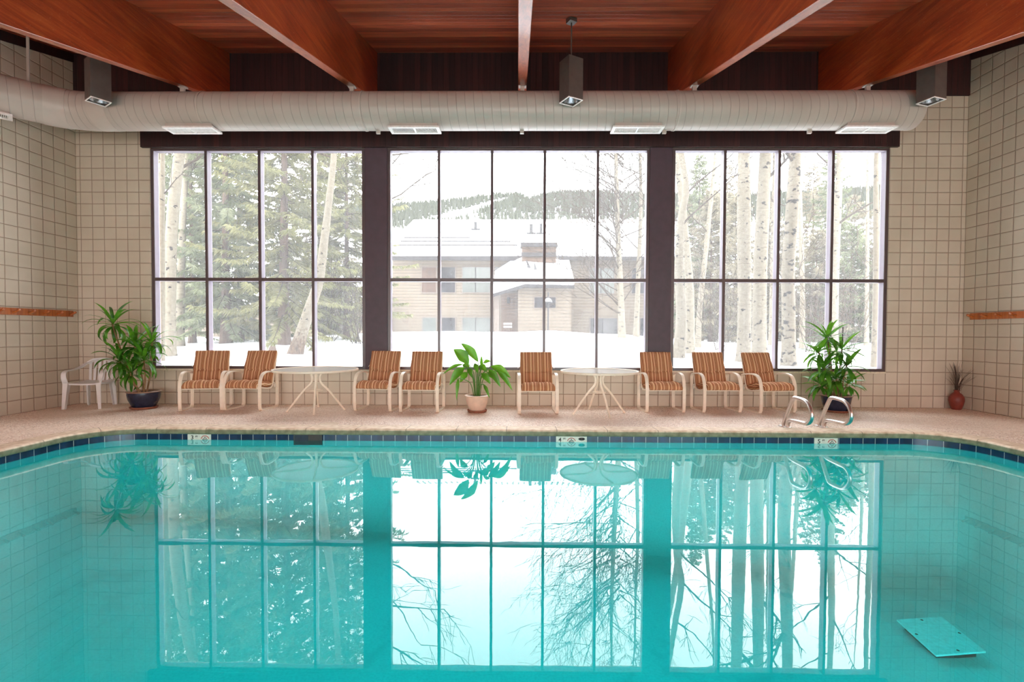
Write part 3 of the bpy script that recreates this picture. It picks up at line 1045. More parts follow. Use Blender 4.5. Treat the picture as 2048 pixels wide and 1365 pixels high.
chairs = [
    (402, 823.0, 15, 'striped cushion armchair left of the pair beside the first table, nearest the plastic chair'),
    (484, 822.5, -3, 'striped cushion armchair tucked against the left edge of the first round table'),
    (744.5, 823.5, -7, 'striped cushion armchair in front of the window post beside the first round table'),
    (837.5, 826.0, -3, 'striped cushion armchair just left of the potted broad-leaf plant'),
    (1076.5, 829.0, 2, 'striped cushion armchair between the potted broad-leaf plant and the second round table'),
    (1331, 826.5, 1, 'striped cushion armchair in front of the window post right of the second table'),
    (1445, 826.5, 3, 'striped cushion armchair in the middle of the three right of the second table'),
    (1556, 828.0, 9, 'striped cushion armchair right beside the pool grab rails'),
]
first = None
for px, py, deg, lab in chairs:
    g = G(px, py)
    a = R(deg)
    loc = Vector((g.x + math.sin(-a) * -0.0, g.y, 0)) + Vector((-0.266 * math.sin(a), 0.266 * math.cos(a), 0))
    loc.y = min(loc.y, 8.145)
    if first is None:
        first = thing('lounge_chair', lab, 'chair', loc, a, 'striped armchairs by the window')
        chair_parts(first)
    else:
        dup(first, loc, a, lab)

# ------------------------------------------------------------------ round tables
def round_table(px, Y, rad, rot, label):
    X = P(px, 740, Y).x
    zt = 0.675
    root = thing('patio_table', label, 'table', (X, Y, 0), rot, 'round tables by the window')
    n = 64
    MB().lathe([(rad - .03, zt - .004), (rad - .005, zt + .001), (rad, zt - .006), (rad, zt - .026), (rad - .008, zt - .032), (rad - .03, zt - .030), (rad - .03, zt - .004)], n).build('rim', m_cream, root)
    MB().lathe([(0.0005, zt - .008), (rad - .028, zt - .008), (rad - .028, zt - .014), (0.0005, zt - .014)], n).build('glass_top', m_tabtop, root)
    for k in range(4):
        a = k * PI / 2
        c, s = math.cos(a), math.sin(a)
        pr = [(rad - .02, zt - .024), (rad * .5, zt - .026), (.19, zt - .030), (.105, zt - .055), (.066, zt - .11), (.058, zt - .17), (.085, zt - .24), (.20, .31), (.425, .008)]
        path = smooth_path([(r_ * c, r_ * s, z) for r_, z in pr], 4)
        MB().tube(path, 0.0165, 10).build('leg', m_cream, root)
        MB().tube([(.422 * c, .422 * s, .022), (.432 * c, .432 * s, .0)], 0.0185, 10).build('foot_cap', m_cream, root)
    MB().tube([(.095 * math.cos(i * PI / 16), .095 * math.sin(i * PI / 16), .335) for i in range(32)], 0.009, 8, closed=True, up=(0, 0, 1)).build('brace_ring', m_cream, root)
round_table(632, 7.82, .648, R(18), 'round frosted-glass table between the second and third armchairs, with the wider top')
round_table(1198.5, 7.72, .605, R(13), 'round frosted-glass table between the fifth and sixth armchairs, with the narrower top')

# ------------------------------------------------------------------ white plastic armchair
def plastic_chair():
    g = G(153, 820)
    root = thing('plastic_chair', 'white plastic garden armchair standing in the corner under the peg rack', 'chair', (g.x, 8.13, 0), R(10))
    # seat
    b = MB()
    n = 12
    vs = []; 
    for k, dz_ in ((0, 0), (1, -0.022)):
        for i in range(n + 1):
            y = -.235 + .45 * i / n
            zc = .425 - .03 * math.sin(PI * min(1, i / n * 1.1)) - (0.02 if i == 0 else 0)
            for j in range(n + 1):
                u = 2 * j / n - 1
                vs.append((u * (.245 - .035 * i / n), y, zc + .012 * u * u + dz_))
    K = (n + 1) ** 2; fs = []
    for i in range(n):
        for j in range(n):
            a = i * (n + 1) + j
            fs += [(a, a + 1, a + n + 2, a + n + 1), (K + a, K + a + n + 1, K + a + n + 2, K + a + 1)]
    for i in range(n):
        for q in (0, n):
            a = i * (n + 1) + q; fs.append((a, a + n + 1, K + a + n + 1, K + a) if q == 0 else (a, K + a, K + a + n + 1, a + n + 1))
            a = q * (n + 1) + i; fs.append((a, K + a, K + a + 1, a + 1) if q == 0 else (a, a + 1, K + a + 1, K + a))
    b.add(vs, fs); b.build('seat', m_plast, root)
    # legs: flat angled blades that narrow downward
    for sx, sy in ((-1, -1), (1, -1), (-1, 1), (1, 1)):
        top = Vector((sx * (.235 if sy < 0 else .19), -.225 if sy < 0 else .17, .42)); bot = Vector((sx * (.262 if sy < 0 else .205), -.255 if sy < 0 else .215, 0))
        path = [top, top.lerp(bot, .4), top.lerp(bot, .8), bot]
        t = .007
        prof = [(-.045, -.045 + t), (-.045, -.045 - t), (.045, -.045 - t), (.045, .045), (.045 - 2 * t, .045), (.045 - 2 * t, -.045 + t)]
        prof = [(x_ * -sx, y_ * (1 if sy < 0 else -1)) for x_, y_ in prof]
        MB().sweep(path, prof, up=(0, 1, 0), scale=[.8, .66, .54, .48]).build('leg', m_plast, root, angle=30)
    # arms: strap from front leg up, back along and into the top of the back
    for s in (-1, 1):
        pts = [(s * .245, -.235, .40), (s * .265, -.245, .50), (s * .272, -.225, .585), (s * .275, -.15, .615), (s * .270, 0, .625), (s * .25, .12, .655), (s * .215, .20, .71), (s * .15, .245, .755), (s * .06, .262, .778)]
        path = smooth_path(pts, 4)
        prof = [(-.034, -.007), (.034, -.007), (.034, .007), (-.034, .007)]
        MB().sweep(path, prof, up=(0.0, -.35, 1)).build('armrest', m_plast, root, angle=30)
    # slatted back
    for i in range(6):
        u = (i - 2.5) / 2.5
        path = smooth_path([(u * .155, .205, .40), (u * .165, .225, .52), (u * .175, .25, .66), (u * .17, .262, .755)], 3)
        MB().sweep(path, [(-.020, -.005), (.020, -.005), (.020, .005), (-.020, .005)], up=(0, -1, 0)).build('back_slat', m_plast, root, angle=30)
    path = smooth_path([(-.20, .225, .715), (-.13, .252, .765), (0, .266, .782), (.13, .252, .765), (.20, .225, .715)], 4)
    MB().sweep(path, [(-.008, -.028), (.008, -.028), (.008, .028), (-.008, .028)], up=(0, 0, 1)).build('top_rail', m_plast, root, angle=30)
plastic_chair()

# ------------------------------------------------------------------ plants
def blade(b, p0, az, elev, length, width, droop, seg=8, fold=0.25, twist=0.0):
    """A leaf: strip with a fold along its midrib, arching under its own weight."""
    p = Vector(p0); el = elev; step = length / seg
    vs = []; fs = []
    for i in range(seg + 1):
        t = i / seg
        d = Vector((math.cos(az) * math.cos(el), math.sin(az) * math.cos(el), math.sin(el)))
        sd = Vector((-math.sin(az), math.cos(az), 0))
        nm = sd.cross(d)
        sd = (sd * math.cos(twist) + nm * math.sin(twist))
        w = width * (0.35 + 0.65 * min(1, t * 3.5)) * (1 - max(0, (t - .45) / .55) ** 1.8) * .5 + .0008
        vs += [p + sd * w - nm * (fold * w), p, p - sd * w - nm * (fold * w)]
        p = p + d * step
        el -= droop * (0.4 + 1.2 * t) / seg
    for i in range(seg):
        a = i * 3
        fs += [(a, a + 3, a + 4, a + 1), (a + 1, a + 4, a + 5, a + 2)]
    b.add(vs, fs)
    return p


def pot(root, base_r, top_r, h, mat, rim_mat, style='bowl'):
    if style == 'bowl':
        pr = [(0.001, .03), (base_r, .03), (base_r * 1.12, .055), (top_r * .93, h * .55), (top_r * .985, h * .8), (top_r * .98, h * .93)]
    else:
        pr = [(0.001, .03), (base_r, .03), (base_r * 1.08, .06), (top_r * .9, h * .5), (top_r * .97, h * .82), (top_r, h * .93)]
    MB().lathe(pr, 40).build('pot', mat, root)
    rim = [(pr[-1][0] - .004, h * .92), (top_r + .012, h * .94), (top_r + .016, h * .975), (top_r + .006, h), (top_r - .02, h), (top_r - .028, h * .95), (top_r - .03, h * .85)]
    MB().lathe(rim, 40).build('pot_rim', rim_mat, root)
    MB().lathe([(0.001, 0), (base_r * 1.1, 0), (base_r * 1.22, .012), (base_r * 1.28, .034), (base_r * 1.2, .036), (base_r * 1.1, .026), (0.001, .026)], 36).build('saucer', m_terra, root)
    MB().disc((0, 0, h * .9), top_r - .022, 32).build('soil', m_soil, root)


def rosette(root, c, rnd, count, length, width, mat, up=0.2, lo=-0.6, hi=1.25, droop=1.5):
    b = MB()
    for i in range(count):
        t = i / max(1, count - 1)
        el = hi + (lo - hi) * t + rnd.uniform(-.15, .15)
        az = i * 2.399 + rnd.uniform(-.4, .4)
        ln = length * rnd.uniform(.75, 1.1) * (0.75 + .25 * math.sin(PI * min(1, t + .2)))
        off = Vector((math.cos(az), math.sin(az), 0)) * .012
        blade(b, Vector(c) + off + Vector((0, 0, -.09 * t)), az, el, ln, width * rnd.uniform(.8, 1.15), droop * rnd.uniform(.75, 1.25) * (0.35 + .65 * t), twist=rnd.uniform(-.3, .3))
    return b.build('foliage', mat, root, angle=80)


def clamp_wall(root, lim):
    """Leaves that would grow into the window wall are bent back from it."""
    for ch in root.children:
        if ch.name.startswith('foliage'):
            for v in ch.data.vertices:
                y = v.co.y + root.location.y
                if y > lim: v.co.y = lim - root.location.y - (y - lim) * .35
                x = v.co.x + root.location.x
                if x < XL + .02: v.co.x = XL + .02 - root.location.x


rnd = random.Random(5)
g = G(277, 819.5)
draco = thing('potted_dracaena', 'tall dracaena with thin arching leaves in a dark blue bowl beside the white plastic chair', 'potted plant', (g.x, 8.0, 0))
pot(draco, .155, .235, .29, m_navy, m_navyrim)
tips = [((226, 645), 7.93, 30, .50, .05, 0), ((270, 690), 8.02, 30, .50, .058, 0), ((304, 682), 8.06, 28, .46, .052, 0), ((240, 718), 7.88, 28, .48, .056, 0), ((288, 716), 7.92, 26, .46, .056, 0),
        ((262, 742), 7.86, 20, .42, .052, 0)]
for (px, py), Y, cnt, ln, wd, _x in tips:
    c = P(px, py, Y) - draco.location
    b0 = Vector(((px - 277) * .0012, (Y - 8.0) * .3, .25))
    mid = b0.lerp(c, .5) + Vector((-.03 if px < 270 else .02, 0, -.02))
    MB().tube(smooth_path([b0, b0.lerp(mid, .5) + Vector((.008, 0, 0)), mid, c + Vector((0, 0, -.08)), c], 4), [.013] * 8 + [.0115] * 8 + [.010], 8).build('cane', m_cane, draco)
    rosette(draco, c, rnd, cnt, ln, wd, m_leafA, lo=-.7, hi=1.2, droop=2.9)
clamp_wall(draco, 8.44)

g = G(1669, 823)
CX = 1669
corn = thing('potted_dracaena', 'bushy corn plant with a thin stake in a dark blue pot behind the grab rails', 'potted plant', (g.x, 8.06, 0))
pot(corn, .16, .22, .275, m_navy, m_navyrim, 'cup')
tips = [((1654, 672), 8.04, 20, .42, .066, 1), ((1636, 702), 7.98, 18, .42, .064, 0), ((1684, 696), 8.02, 18, .42, .064, 0), ((1694, 728), 7.92, 18, .40, .062, 0), ((1648, 734), 7.9, 20, .40, .062, 0),
        ((1672, 756), 7.9, 20, .38, .064, 0), ((1640, 764), 7.96, 16, .34, .06, 0), ((1698, 764), 8.0, 16, .32, .06, 0)]
for (px, py), Y, cnt, ln, wd, top in tips:
    c = P(px, py, Y) - corn.location
    b0 = Vector(((px - 1671) * .002, (Y - 8.06) * .4, .24))
    mid = b0.lerp(c, .55) + Vector(((px - 1671) * -.0006, 0, 0))
    MB().tube(smooth_path([b0, mid, c], 6), .011, 8).build('cane', m_cane, corn)
    rosette(corn, c, rnd, int(cnt * 1.3), ln, wd, m_leafC, lo=-.8, hi=1.35 if top else 1.0, droop=1.3)
q = P(1686, 655, 8.02) - corn.location
MB().tube([(.04, -.05, .2), q], .006, 6).build('stake', m_stake, corn)
clamp_wall(corn, 8.44)

g = G(954, 824.5)
peace = thing('potted_plant', 'broad-leaved plant with big glossy leaves in an ivory pot between two armchairs', 'potted plant', (g.x, 7.84, 0))
pot(peace, .125, .185, .27, m_ivory, m_ivory, 'cup')
leaves = [((957, 725), (922, 687), 17, -.05), ((938, 729), (907, 699), 24, -.12), ((929, 735), (899, 771), 17, -.2), ((927, 729), (886, 749), 7, .02), ((981, 733), (1022, 757), 17, -.05),
          ((993, 741), (1025, 782), 11, -.15), ((977, 739), (1001, 775), 14, -.25), ((963, 747), (981, 769), 13, -.32), ((963, 739), (963, 712), 6, .08), ((936, 737), (944, 756), 10, -.25),
          ((917, 757), (913, 802), 7, -.2), ((967, 769), (979, 797), 7, -.28), ((949, 727), (956, 748), 10, -.05), ((966, 727), (982, 723), 8, .12), ((925, 731), (940, 735), 12, .1), ((958, 731), (975, 745), 13, .1),
          ((935, 745), (920, 766), 14, .05), ((975, 745), (990, 760), 13, .05)]
fol = MB(); sts = MB()
for (bx, by), (tx, ty), w, dy in leaves:
    Yl = 7.84 + dy
    base = P(bx, by, Yl) - peace.location
    tip = P(tx, ty, Yl - .06) - peace.location
    root_p = Vector(((bx - 955) * .0012, dy * .2, .24))
    ctrl = root_p.lerp(base, .6) + Vector(((root_p.x - base.x) * .35, 0, .05))
    sts.tube(smooth_path([root_p, ctrl, base], 5), .0065, 6)
    wid = w / 126 * .5
    d = tip - base
    if d.length < .01: continue
    view = (Vector((0, -1, .35))).normalized()
    sd = d.cross(view).normalized(); nm = sd.cross(d).normalized()
    seg = 10; vs = []; fs = []
    for i in range(seg + 1):
        t = i / seg
        bow = math.sin(PI * t) * d.length * .10
        c = base + d * t + Vector((0, 0, bow)) + nm * (bow * .3)
        ww = wid * ((t / .38) ** .7 if t < .38 else max(0, 1 - ((t - .38) / .62) ** 1.5) ** .9) + .0008
        vs += [c + sd * ww + nm * ww * .25, c + sd * ww * .5 + nm * ww * .16, c, c - sd * ww * .5 + nm * ww * .16, c - sd * ww + nm * ww * .25]
    for i in range(seg):
        for k in range(4):
            a = i * 5 + k
            fs.append((a, a + 5, a + 6, a + 1))
    fol.add(vs, fs)
fol.build('foliage', m_leafB, peace, angle=80)
sts.build('leaf_stalks', m_petiole, peace)

# vase with dry reeds in the corner
vp = G(1913, 818)
vx, vy = P(1913, 800, 8.36).x, 8.36
vase = MB().lathe([(.001, 0), (.062, 0), (.07, .012), (.09, .07), (.107, .15), (.104, .20), (.075, .255), (.042, .285), (.036, .305), (.046, .325), (.042, .328), (.03, .31), (.03, .28)], 36).build('vase', m_redvase)
vase.location = (vx, vy, 0)
tag(vase, 'small red clay vase standing in the corner under the peg rack', 'vase')
b = MB(); rnd = random.Random(9)
for i in range(70):
    az = rnd.uniform(0, 2 * PI); sp = abs(rnd.gauss(0, .10)) + .02
    if math.sin(az) > 0: sp *= .6
    h = rnd.uniform(.5, .80)
    p1 = Vector((math.cos(az) * .014, math.sin(az) * .014, .2)); p2 = Vector((math.cos(az) * sp * .45, math.sin(az) * sp * .45, .2 + (h - .2) * .6)); p3 = Vector((min(.13, math.cos(az) * sp * 1.5), min(.16, math.sin(az) * sp * 1.5), h))
    p1, p2, p3 = (Vector((p.x, p.y, p.z)) for p in (p1, p2, p3))
    b.tube(smooth_path([p1, p2, p3], 3), [.0025, .0025, .0024, .0022, .002, .0018, .001], 4)
o = b.build('dried_reeds', m_reed)
o.location = (vx, vy, 0)
tag(o, 'bundle of thin dark dried reeds fanning out of the red vase', 'dried reeds', None, 'thing')

# ------------------------------------------------------------------ pool fittings
def grab_rail(px_shift, label):
    X = G(1570 + px_shift, 854).x
    pts = [(X, G(1566 + px_shift * 1.0, 852.5).y, -.01)]
    def on(px, py):
        q = PW(px, py, X); return (X, q.y, q.z)
    yy = pts[0][1]
    body = [(yy, -.005), (yy - .05, .10), (yy - .20, .345), (yy - .245, .405), (yy - .30, .425), (yy - .44, .422), (yy - .53, .405), (yy - .62, .345), (yy - .66, .26), (yy - .635, .18), (yy - .56, .135), (yy - .47, .128),
            (yy - .26, .118), (yy - .17, .10), (yy - .125, .05), (yy - .115, -.005)]
    root = thing('grab_rail', label, 'grab rail', (X, yy, 0), 0, 'pool grab rails')
    MB().tube(smooth_path([(0, y - yy, z) for y, z in body], 5), .025, 14).build('rail', m_steel, root)
    for y in (0, -.115):
        MB().lathe([(.026, 0), (.055, 0.0015), (.052, .010), (.03, .018), (.026, .018)], 24, (0, y, 0)).build('flange', m_steel, root)
grab_rail(0, 'polished steel pool grab rail nearer the armchairs')
grab_rail(72, 'polished steel pool grab rail in front of the blue plant pot')


def marker(px0, px1, digit, label, extra=False):
    x0, x1 = P(px0, 876, PY1).x, P(px1, 876, PY1).x
    y = PY1 - .008
    root = thing('depth_marker', label, 'depth marker', ((x0 + x1) / 2, y, -.145), 0, 'waterline depth markers')
    w = x1 - x0
    tl = MB(); tl.box(-w / 2, w / 2, 0, .008, 0, .074)
    tl.build('tile', m_mark, root, smooth=False)
    def text(s, x, z, size, name):
        cu = bpy.data.curves.new(name, 'FONT'); cu.body = s; cu.size = size; cu.extrude = .0008; cu.align_x = 'CENTER'; cu.offset = .0012
        tmp = bpy.data.objects.new(name + '_curve', cu)
        COL.objects.link(tmp)
        me = bpy.data.meshes.new_from_object(tmp.evaluated_get(bpy.context.evaluated_depsgraph_get()))
        bpy.data.objects.remove(tmp)
        to = bpy.data.objects.new(name, me); COL.objects.link(to); to.parent = root
        me.materials.clear()
        to.location = (x, -.001, z); to.rotation_euler = (R(90), 0, 0); me.materials.append(m_ink)
    u = w / (3 if extra else 2)
    cx = -w / 2 + u / 2
    text(digit, cx - .015, .008, .075, 'digit'); text('FT', cx + .042, .036, .028, 'unit')
    cx += u
    ring = MB()
    a0 = [R(15 + i * 10) for i in range(16)]
    ring.tube([(cx + .052 * math.cos(a), -.001, .004 + .052 * math.sin(a)) for a in a0], .0045, 6)
    ring.build('no_diving_ring', m_redink, root)
    fg = MB()
    fg.tube([(cx - .028, -.001, .014), (cx, -.001, .026), (cx + .026, -.001, .020)], .004, 6)
    fg.tube([(cx - .036, -.001, .006), (cx + .036, -.001, .006)], .003, 6)
    fg.tube([(cx - .006, -.001, .036), (cx + .004, -.001, .040)], .005, 6)
    fg.build('diver_symbol', m_ink, root)
    if extra:
        cx += u
        e = MB(); e.tube([(cx + .038 * math.cos(i * PI / 8), -.001, .044 + .015 * math.sin(i * PI / 8)) for i in range(16)], .005, 6, closed=True)
        e.tube([(cx - .03, -.001, .044), (cx + .03, -.001, .044)], .009, 6)
        e.build('oval_symbol', m_ink, root)
marker(376, 422.5, '3', 'white waterline tile reading 3 FT with a no-diving sign, below the first two armchairs')
marker(1112, 1173.5, '4', 'white waterline tile reading 4 FT with a no-diving sign, below the second table', True)
marker(1628, 1675, '5', 'white waterline tile reading 5 FT with a no-diving sign, below the grab rails')

# lids and worn markers in the deck
g = G(658, 848.8)
o = MB().lathe([(.001, .004), (.115, .004), (.12, .0055), (.132, .004), (.135, .001)], 40, (0, 0, 0)).build('skimmer_lid', m_beige)
o.location = (g.x, g.y, 0); tag(o, 'round beige skimmer lid let into the deck in front of the first table', 'lid')
for px, py, w, lab in ((446, 851, .085, 'worn pale marker tile in the deck in front of the second armchair'), (1157, 856, .13, 'worn pale marker tile in the deck in front of the second round table'), (1627, 860, .10, 'worn pale marker tile in the deck between the grab rails and pool edge')):
    g = G(px, py)
    o = MB().box(-w, w, -.055, .055, 0.0008, .0042).build('deck_marker', m_pale, bevel=.0015)
    o.location = (g.x, g.y, 0); tag(o, lab, 'deck tile', 'worn deck markers')

# drain cover on the pool floor
q = P(1878, 1270, 4.5)
zc = pool_floor_z(3.6)
q = G(1878, 1270, zc + .06)
ax = (G(1880, 1231, zc + .06) - G(1790, 1237, zc + .06)) / 2
ay = (G(1790, 1237, zc + .06) - G(1868, 1308, zc + .06)) / 2
root = thing('drain_cover', 'pale square drain cover with dark screws on the pool floor', 'drain cover', (q.x, q.y, pool_floor_z(q.x)))
cz = zc + .06 - root.location.z
MB().obox((0, 0, cz - .008), ax, ay, (0, 0, .008)).build('cover_plate', m_cover, root, bevel=.004)
MB().obox((0, 0, (cz - .02) / 2), ax * .8, ay * .8, (0, 0, (cz - .02) / 2)).build('sump_frame', m_slot, root, smooth=False)
for u, v in ((0, .86), (.86, 0), (0, -.86), (-.86, .1)):
    c = ax * u + ay * v
    MB().lathe([(.001, cz + .004), (.010, cz + .003), (.012, cz), (.012, cz - .002)], 12, (c.x, c.y, 0)).build('screw', m_slot, root)

# ------------------------------------------------------------------ outdoors: snow
def snow_z(x, y):
    t = max(0, (y - 9.2))
    zl = .55 + .028 * t
    bank = .42 * math.exp(-((y - 20.5) / 3.8) ** 2) * math.exp(-((x + 1.2) / 7.5) ** 4)
    left = .22 * math.exp(-((x + 8.5) / 4.5) ** 2) * math.exp(-((y - 14) / 3.5) ** 2)
    z = min(zl, .95) + bank + left
    z += .10 * mnoise.noise(Vector((x * .35, y * .35, 3.1))) * min(1, t / 3) + .03 * mnoise.noise(Vector((x * 1.3, y * 1.3, 1.7)))
    return z
b = MB()
xs = [-60 + i * 0.75 for i in range(161)]
ys = [D + .2 + j * .5 for j in range(50)] + [34 + j * 8 for j in range(12)]
vs = [(x, y, snow_z(x, y)) for y in ys for x in xs]
nx = len(xs)
fs = [(j * nx + i, j * nx + i + 1, (j + 1) * nx + i + 1, (j + 1) * nx + i) for j in range(len(ys) - 1) for i in range(nx - 1)]
b.add(vs, fs)
o = b.build('snow_ground', m_snow, angle=180)
tag(o, 'deep white snow covering the ground outside the windows', 'snow', None, 'structure')

# far hill with its forest
HX = lambda px: P(px, 400, 900).x
ridge_px = [(300, 420), (600, 415), (780, 410), (860, 405), (930, 398), (985, 390), (1030, 386), (1060, 396), (1090, 388), (1130, 384), (1200, 384), (1290, 388), (1400, 392), (1600, 384), (1690, 378), (1760, 374), (2100, 370)]
def ridge_z(x):
    for (a, ya), (c, yc) in zip(ridge_px, ridge_px[1:]):
        xa, xc = HX(a), HX(c)
        if xa <= x <= xc:
            t = (x - xa) / (xc - xa)
            return P(1036, ya + (yc - ya) * t + 5, 900).z
    return P(1036, 410, 900).z
b = MB()
xs = [HX(250) + i * 14 for i in range(125)]
rows = [(420, .0), (560, .25), (700, .55), (800, .8), (900, 1.0), (1100, .9)]
vs = [(x, y, 1 + (ridge_z(min(max(x, HX(310)), HX(2090))) - 1) * k) for y, k in rows for x in xs]
nx = len(xs)
fs = [(j * nx + i, j * nx + i + 1, (j + 1) * nx + i + 1, (j + 1) * nx + i) for j in range(len(rows) - 1) for i in range(nx - 1)]
b.add(vs, fs)
hill = b.build('hill', m_snow, angle=180)
tag(hill, 'distant snowy hill behind the building roof', 'hill', None, 'structure')
b = MB(); rnd = random.Random(3)
def hill_z(x, y):
    for (ya, ka), (yb, kb) in zip(rows, rows[1:]):
        if ya <= y <= yb:
            k = ka + (kb - ka) * (y - ya) / (yb - ya)
            return 1 + (ridge_z(x) - 1) * k
    return 1
cnt = 0
while cnt < 9000:
    x = rnd.uniform(HX(700), HX(1850)); y = 903 - rnd.random() ** 1.2 * 150
    z = hill_z(x, y)
    v = Vector((x, y, z)) - EYE
    sx = W_PX / 2 + F_PX * v.dot(RT) / v.dot(FWD); sy = H_PX / 2 + SHIFT - F_PX * v.dot(UP) / v.dot(FWD)
    # ski run and bare slope stay open
    run = 878 + (440 - sy) * 3.2
    if 396 < sy < 442 and abs(sx - run) < 9 + (sy - 396) * .55: continue
    if 900 < sx < 960 and sy > 420 and rnd.random() < .6: continue
    h = rnd.uniform(7, 13); r = h * rnd.uniform(.15, .22)
    a = rnd.random() * 3
    ring = [(x + r * math.cos(a + k * PI * 2 / 5), y + r * math.sin(a + k * PI * 2 / 5), z + h * .08) for k in range(5)]
    b.add(ring + [(x, y, z + h)], [(k, (k + 1) % 5, 5) for k in range(5)])
    cnt += 1
o = b.build('forest', m_far, smooth=False)
tag(o, 'grey-green conifer forest on the distant hill', 'forest', None, 'stuff')

# ------------------------------------------------------------------ apartment building
BY = 28.0
def bp(px, py, Y=BY): return P(px, py, Y)
bld = thing('apartment_building', 'two-storey tan sided building under a thick snowy roof seen through the middle window', 'building', (bp(1060, 660).x, BY, .9))
O = bld.location
def bbox(name, px0, py0, px1, py1, y0, y1, mat, parent=bld, ref=None, **kw):
    """Box whose front face, at depth y0, spans the given pixel rectangle."""
    a, c = P(px0, py0, y0), P(px1, py1, y0)
    return MB().box(a.x - O.x, c.x - O.x, y0 - O.y, y1 - O.y, c.z - O.z, a.z - O.z).build(name, mat, parent, smooth=False, **kw)
x_l, x_r = bp(785, 600).x - O.x, bp(1420, 600).x - O.x
z_e = bp(1060, 520).z - O.z
MB().box(x_l, x_r, 0, 9, -1.2, z_e).build('wall', m_sidt, bld, smooth=False)
# main roof: snow slab up to the ridge
RY = 35.0
z_r = P(1060, 441, RY).z - O.z
b = MB()
ze = bp(1060, 511, BY - .7).z - O.z
b.prism([(-.7, ze), (7, z_r), (14, ze), (14, ze + .3), (7, z_r + .05), (-.7, ze + .38)][::-1], lambda p, x: (x, p[0], p[1]), x_l - .25, x_r + .6)
rf = b.build('roof', m_snow, bld, smooth=False)
tag(rf, 'thick snow slab on the roof')
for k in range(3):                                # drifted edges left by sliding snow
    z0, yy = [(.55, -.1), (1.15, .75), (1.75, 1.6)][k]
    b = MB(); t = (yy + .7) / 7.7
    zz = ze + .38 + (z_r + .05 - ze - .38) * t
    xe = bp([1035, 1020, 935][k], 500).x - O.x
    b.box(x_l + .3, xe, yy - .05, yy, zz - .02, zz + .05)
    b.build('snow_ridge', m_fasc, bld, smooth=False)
nrib = 46
b = MB()
for i in range(nrib):
    x = x_l + (i + .5) * (x_r - x_l) / nrib
    y1 = 6.9; y0 = 5.9
    zf = lambda y: ze + .38 + (z_r + .05 - ze - .38) * (y + .7) / 7.7
    b.obox((x, (y0 + y1) / 2, (zf(y0) + zf(y1)) / 2 + .02), (.05, 0, 0), (0, .5, (zf(y1) - zf(y0)) / 2), (0, 0, .035))
b.build('roof_ribs', m_trimt, bld, smooth=False)
bbox('fascia', 783, 512, 1044, 521, BY - .75, BY - .6, m_fasc)
bbox('fascia', 1118, 513, 1420, 521, BY - .75, BY - .6, m_fasc)
def fwin(px0, py0, px1, py1, split, glass, Y=BY):
    f = bbox('window', px0 - 2, py0 - 2, px1 + 2, py1 + 2, Y - .06, Y + .02, m_trimt)
    bbox('pane', px0, py0, px1, py1, Y - .075, Y - .055, glass, f)
    if split: bbox('mullion', split - .8, py0, split + .8, py1, Y - .09, Y - .07, m_fasc, f)
m_curtain_brown = plain('brown_blind_glass', osrgb(160, 120, 98), 0.3, 0, 0.5, 0.12, 4)
fwin(844, 535, 872, 585, None, m_curtain_brown); fwin(883, 535, 910, 585, None, m_panew); fwin(925, 535, 980, 585, 951, m_curt)
fwin(1181, 537, 1228, 587, 1202, m_curt); fwin(1264, 537, 1294, 587, 1279, m_panew)
fwin(845, 636, 872, 672, None, m_curt); fwin(884, 636, 910, 672, None, m_panew); fwin(925, 636, 980, 672, 951, m_curt)
fwin(1181, 637, 1234, 690, 1205, m_panew); fwin(1281, 637, 1310, 690, None, m_panew)
bbox('window', 990, 535, 1043, 541, BY - .1, BY, m_panew)
# entrance wing: dormer, snowy roof, gable with recess
EY = 25.2
bbox('dormer', 1044, 492, 1112, 525, BY - 1.3, BY + 1, m_sidb)
bbox('dormer_roof', 1041, 485, 1115, 493, BY - 1.5, BY + 2, m_fasc)
bbox('dormer_sill', 1043, 505, 1112, 513, BY - 1.5, BY - 1.3, m_fasc)
q0, q1, q2, q3 = P(988, 590, EY), P(1049, 572, EY), P(1146, 574, EY), P(1146, 690, EY)
# wing walls
MB().box(P(1036, 577, EY).x - O.x, P(1143, 577, EY).x - O.x, EY - O.y, 0, -1.2, P(1090, 577, EY).z - O.z).build('wing_wall', m_sidt, bld, smooth=False)
MB().box(P(1000, 577, EY).x - O.x, P(1036, 577, EY).x - O.x, EY + 1.6 - O.y, 0, -1.2, P(1017, 582, EY).z - O.z).build('porch_wall', m_sidb, bld, smooth=False)
bbox('porch_post', 988.5, 592, 998, 700, EY, EY + .3, m_trimt)
# sloping roof over the wing, covered in snow
def wedge(name, mat, dz0, dz1, grow):
    b = MB()
    fr = [(P(986 - grow, 590, EY), 0), (P(1049, 571, EY), 0), (P(1147 + grow, 573, EY), 0)]
    bk = [(P(990, 552, BY - .2), 0), (P(1048, 514, BY - .2), 0), (P(1136, 522, BY - .2), 0)]
    top = []
    vs = []
    for p, _ in fr: vs.append((p.x - O.x, EY - .45 - O.y, p.z - O.z + dz0))
    for p, _ in bk: vs.append((p.x - O.x, -.1, p.z - O.z + dz0))
    for p, _ in fr: vs.append((p.x - O.x, EY - .45 - O.y, p.z - O.z + dz1))
    for p, _ in bk: vs.append((p.x - O.x, -.1, p.z - O.z + dz1))
    fs = [(0, 1, 4, 3), (1, 2, 5, 4), (6, 9, 10, 7), (7, 10, 11, 8), (0, 6, 7, 1), (1, 7, 8, 2), (0, 3, 9, 6), (2, 8, 11, 5), (3, 4, 10, 9), (4, 5, 11, 10)]
    b.add(vs, fs)
    return b.build(name, mat, bld, smooth=False)
wedge('wing_fascia', m_fasc, -.16, .02, 0)
wedge('wing_roof', m_snow, .021, .30, -1)
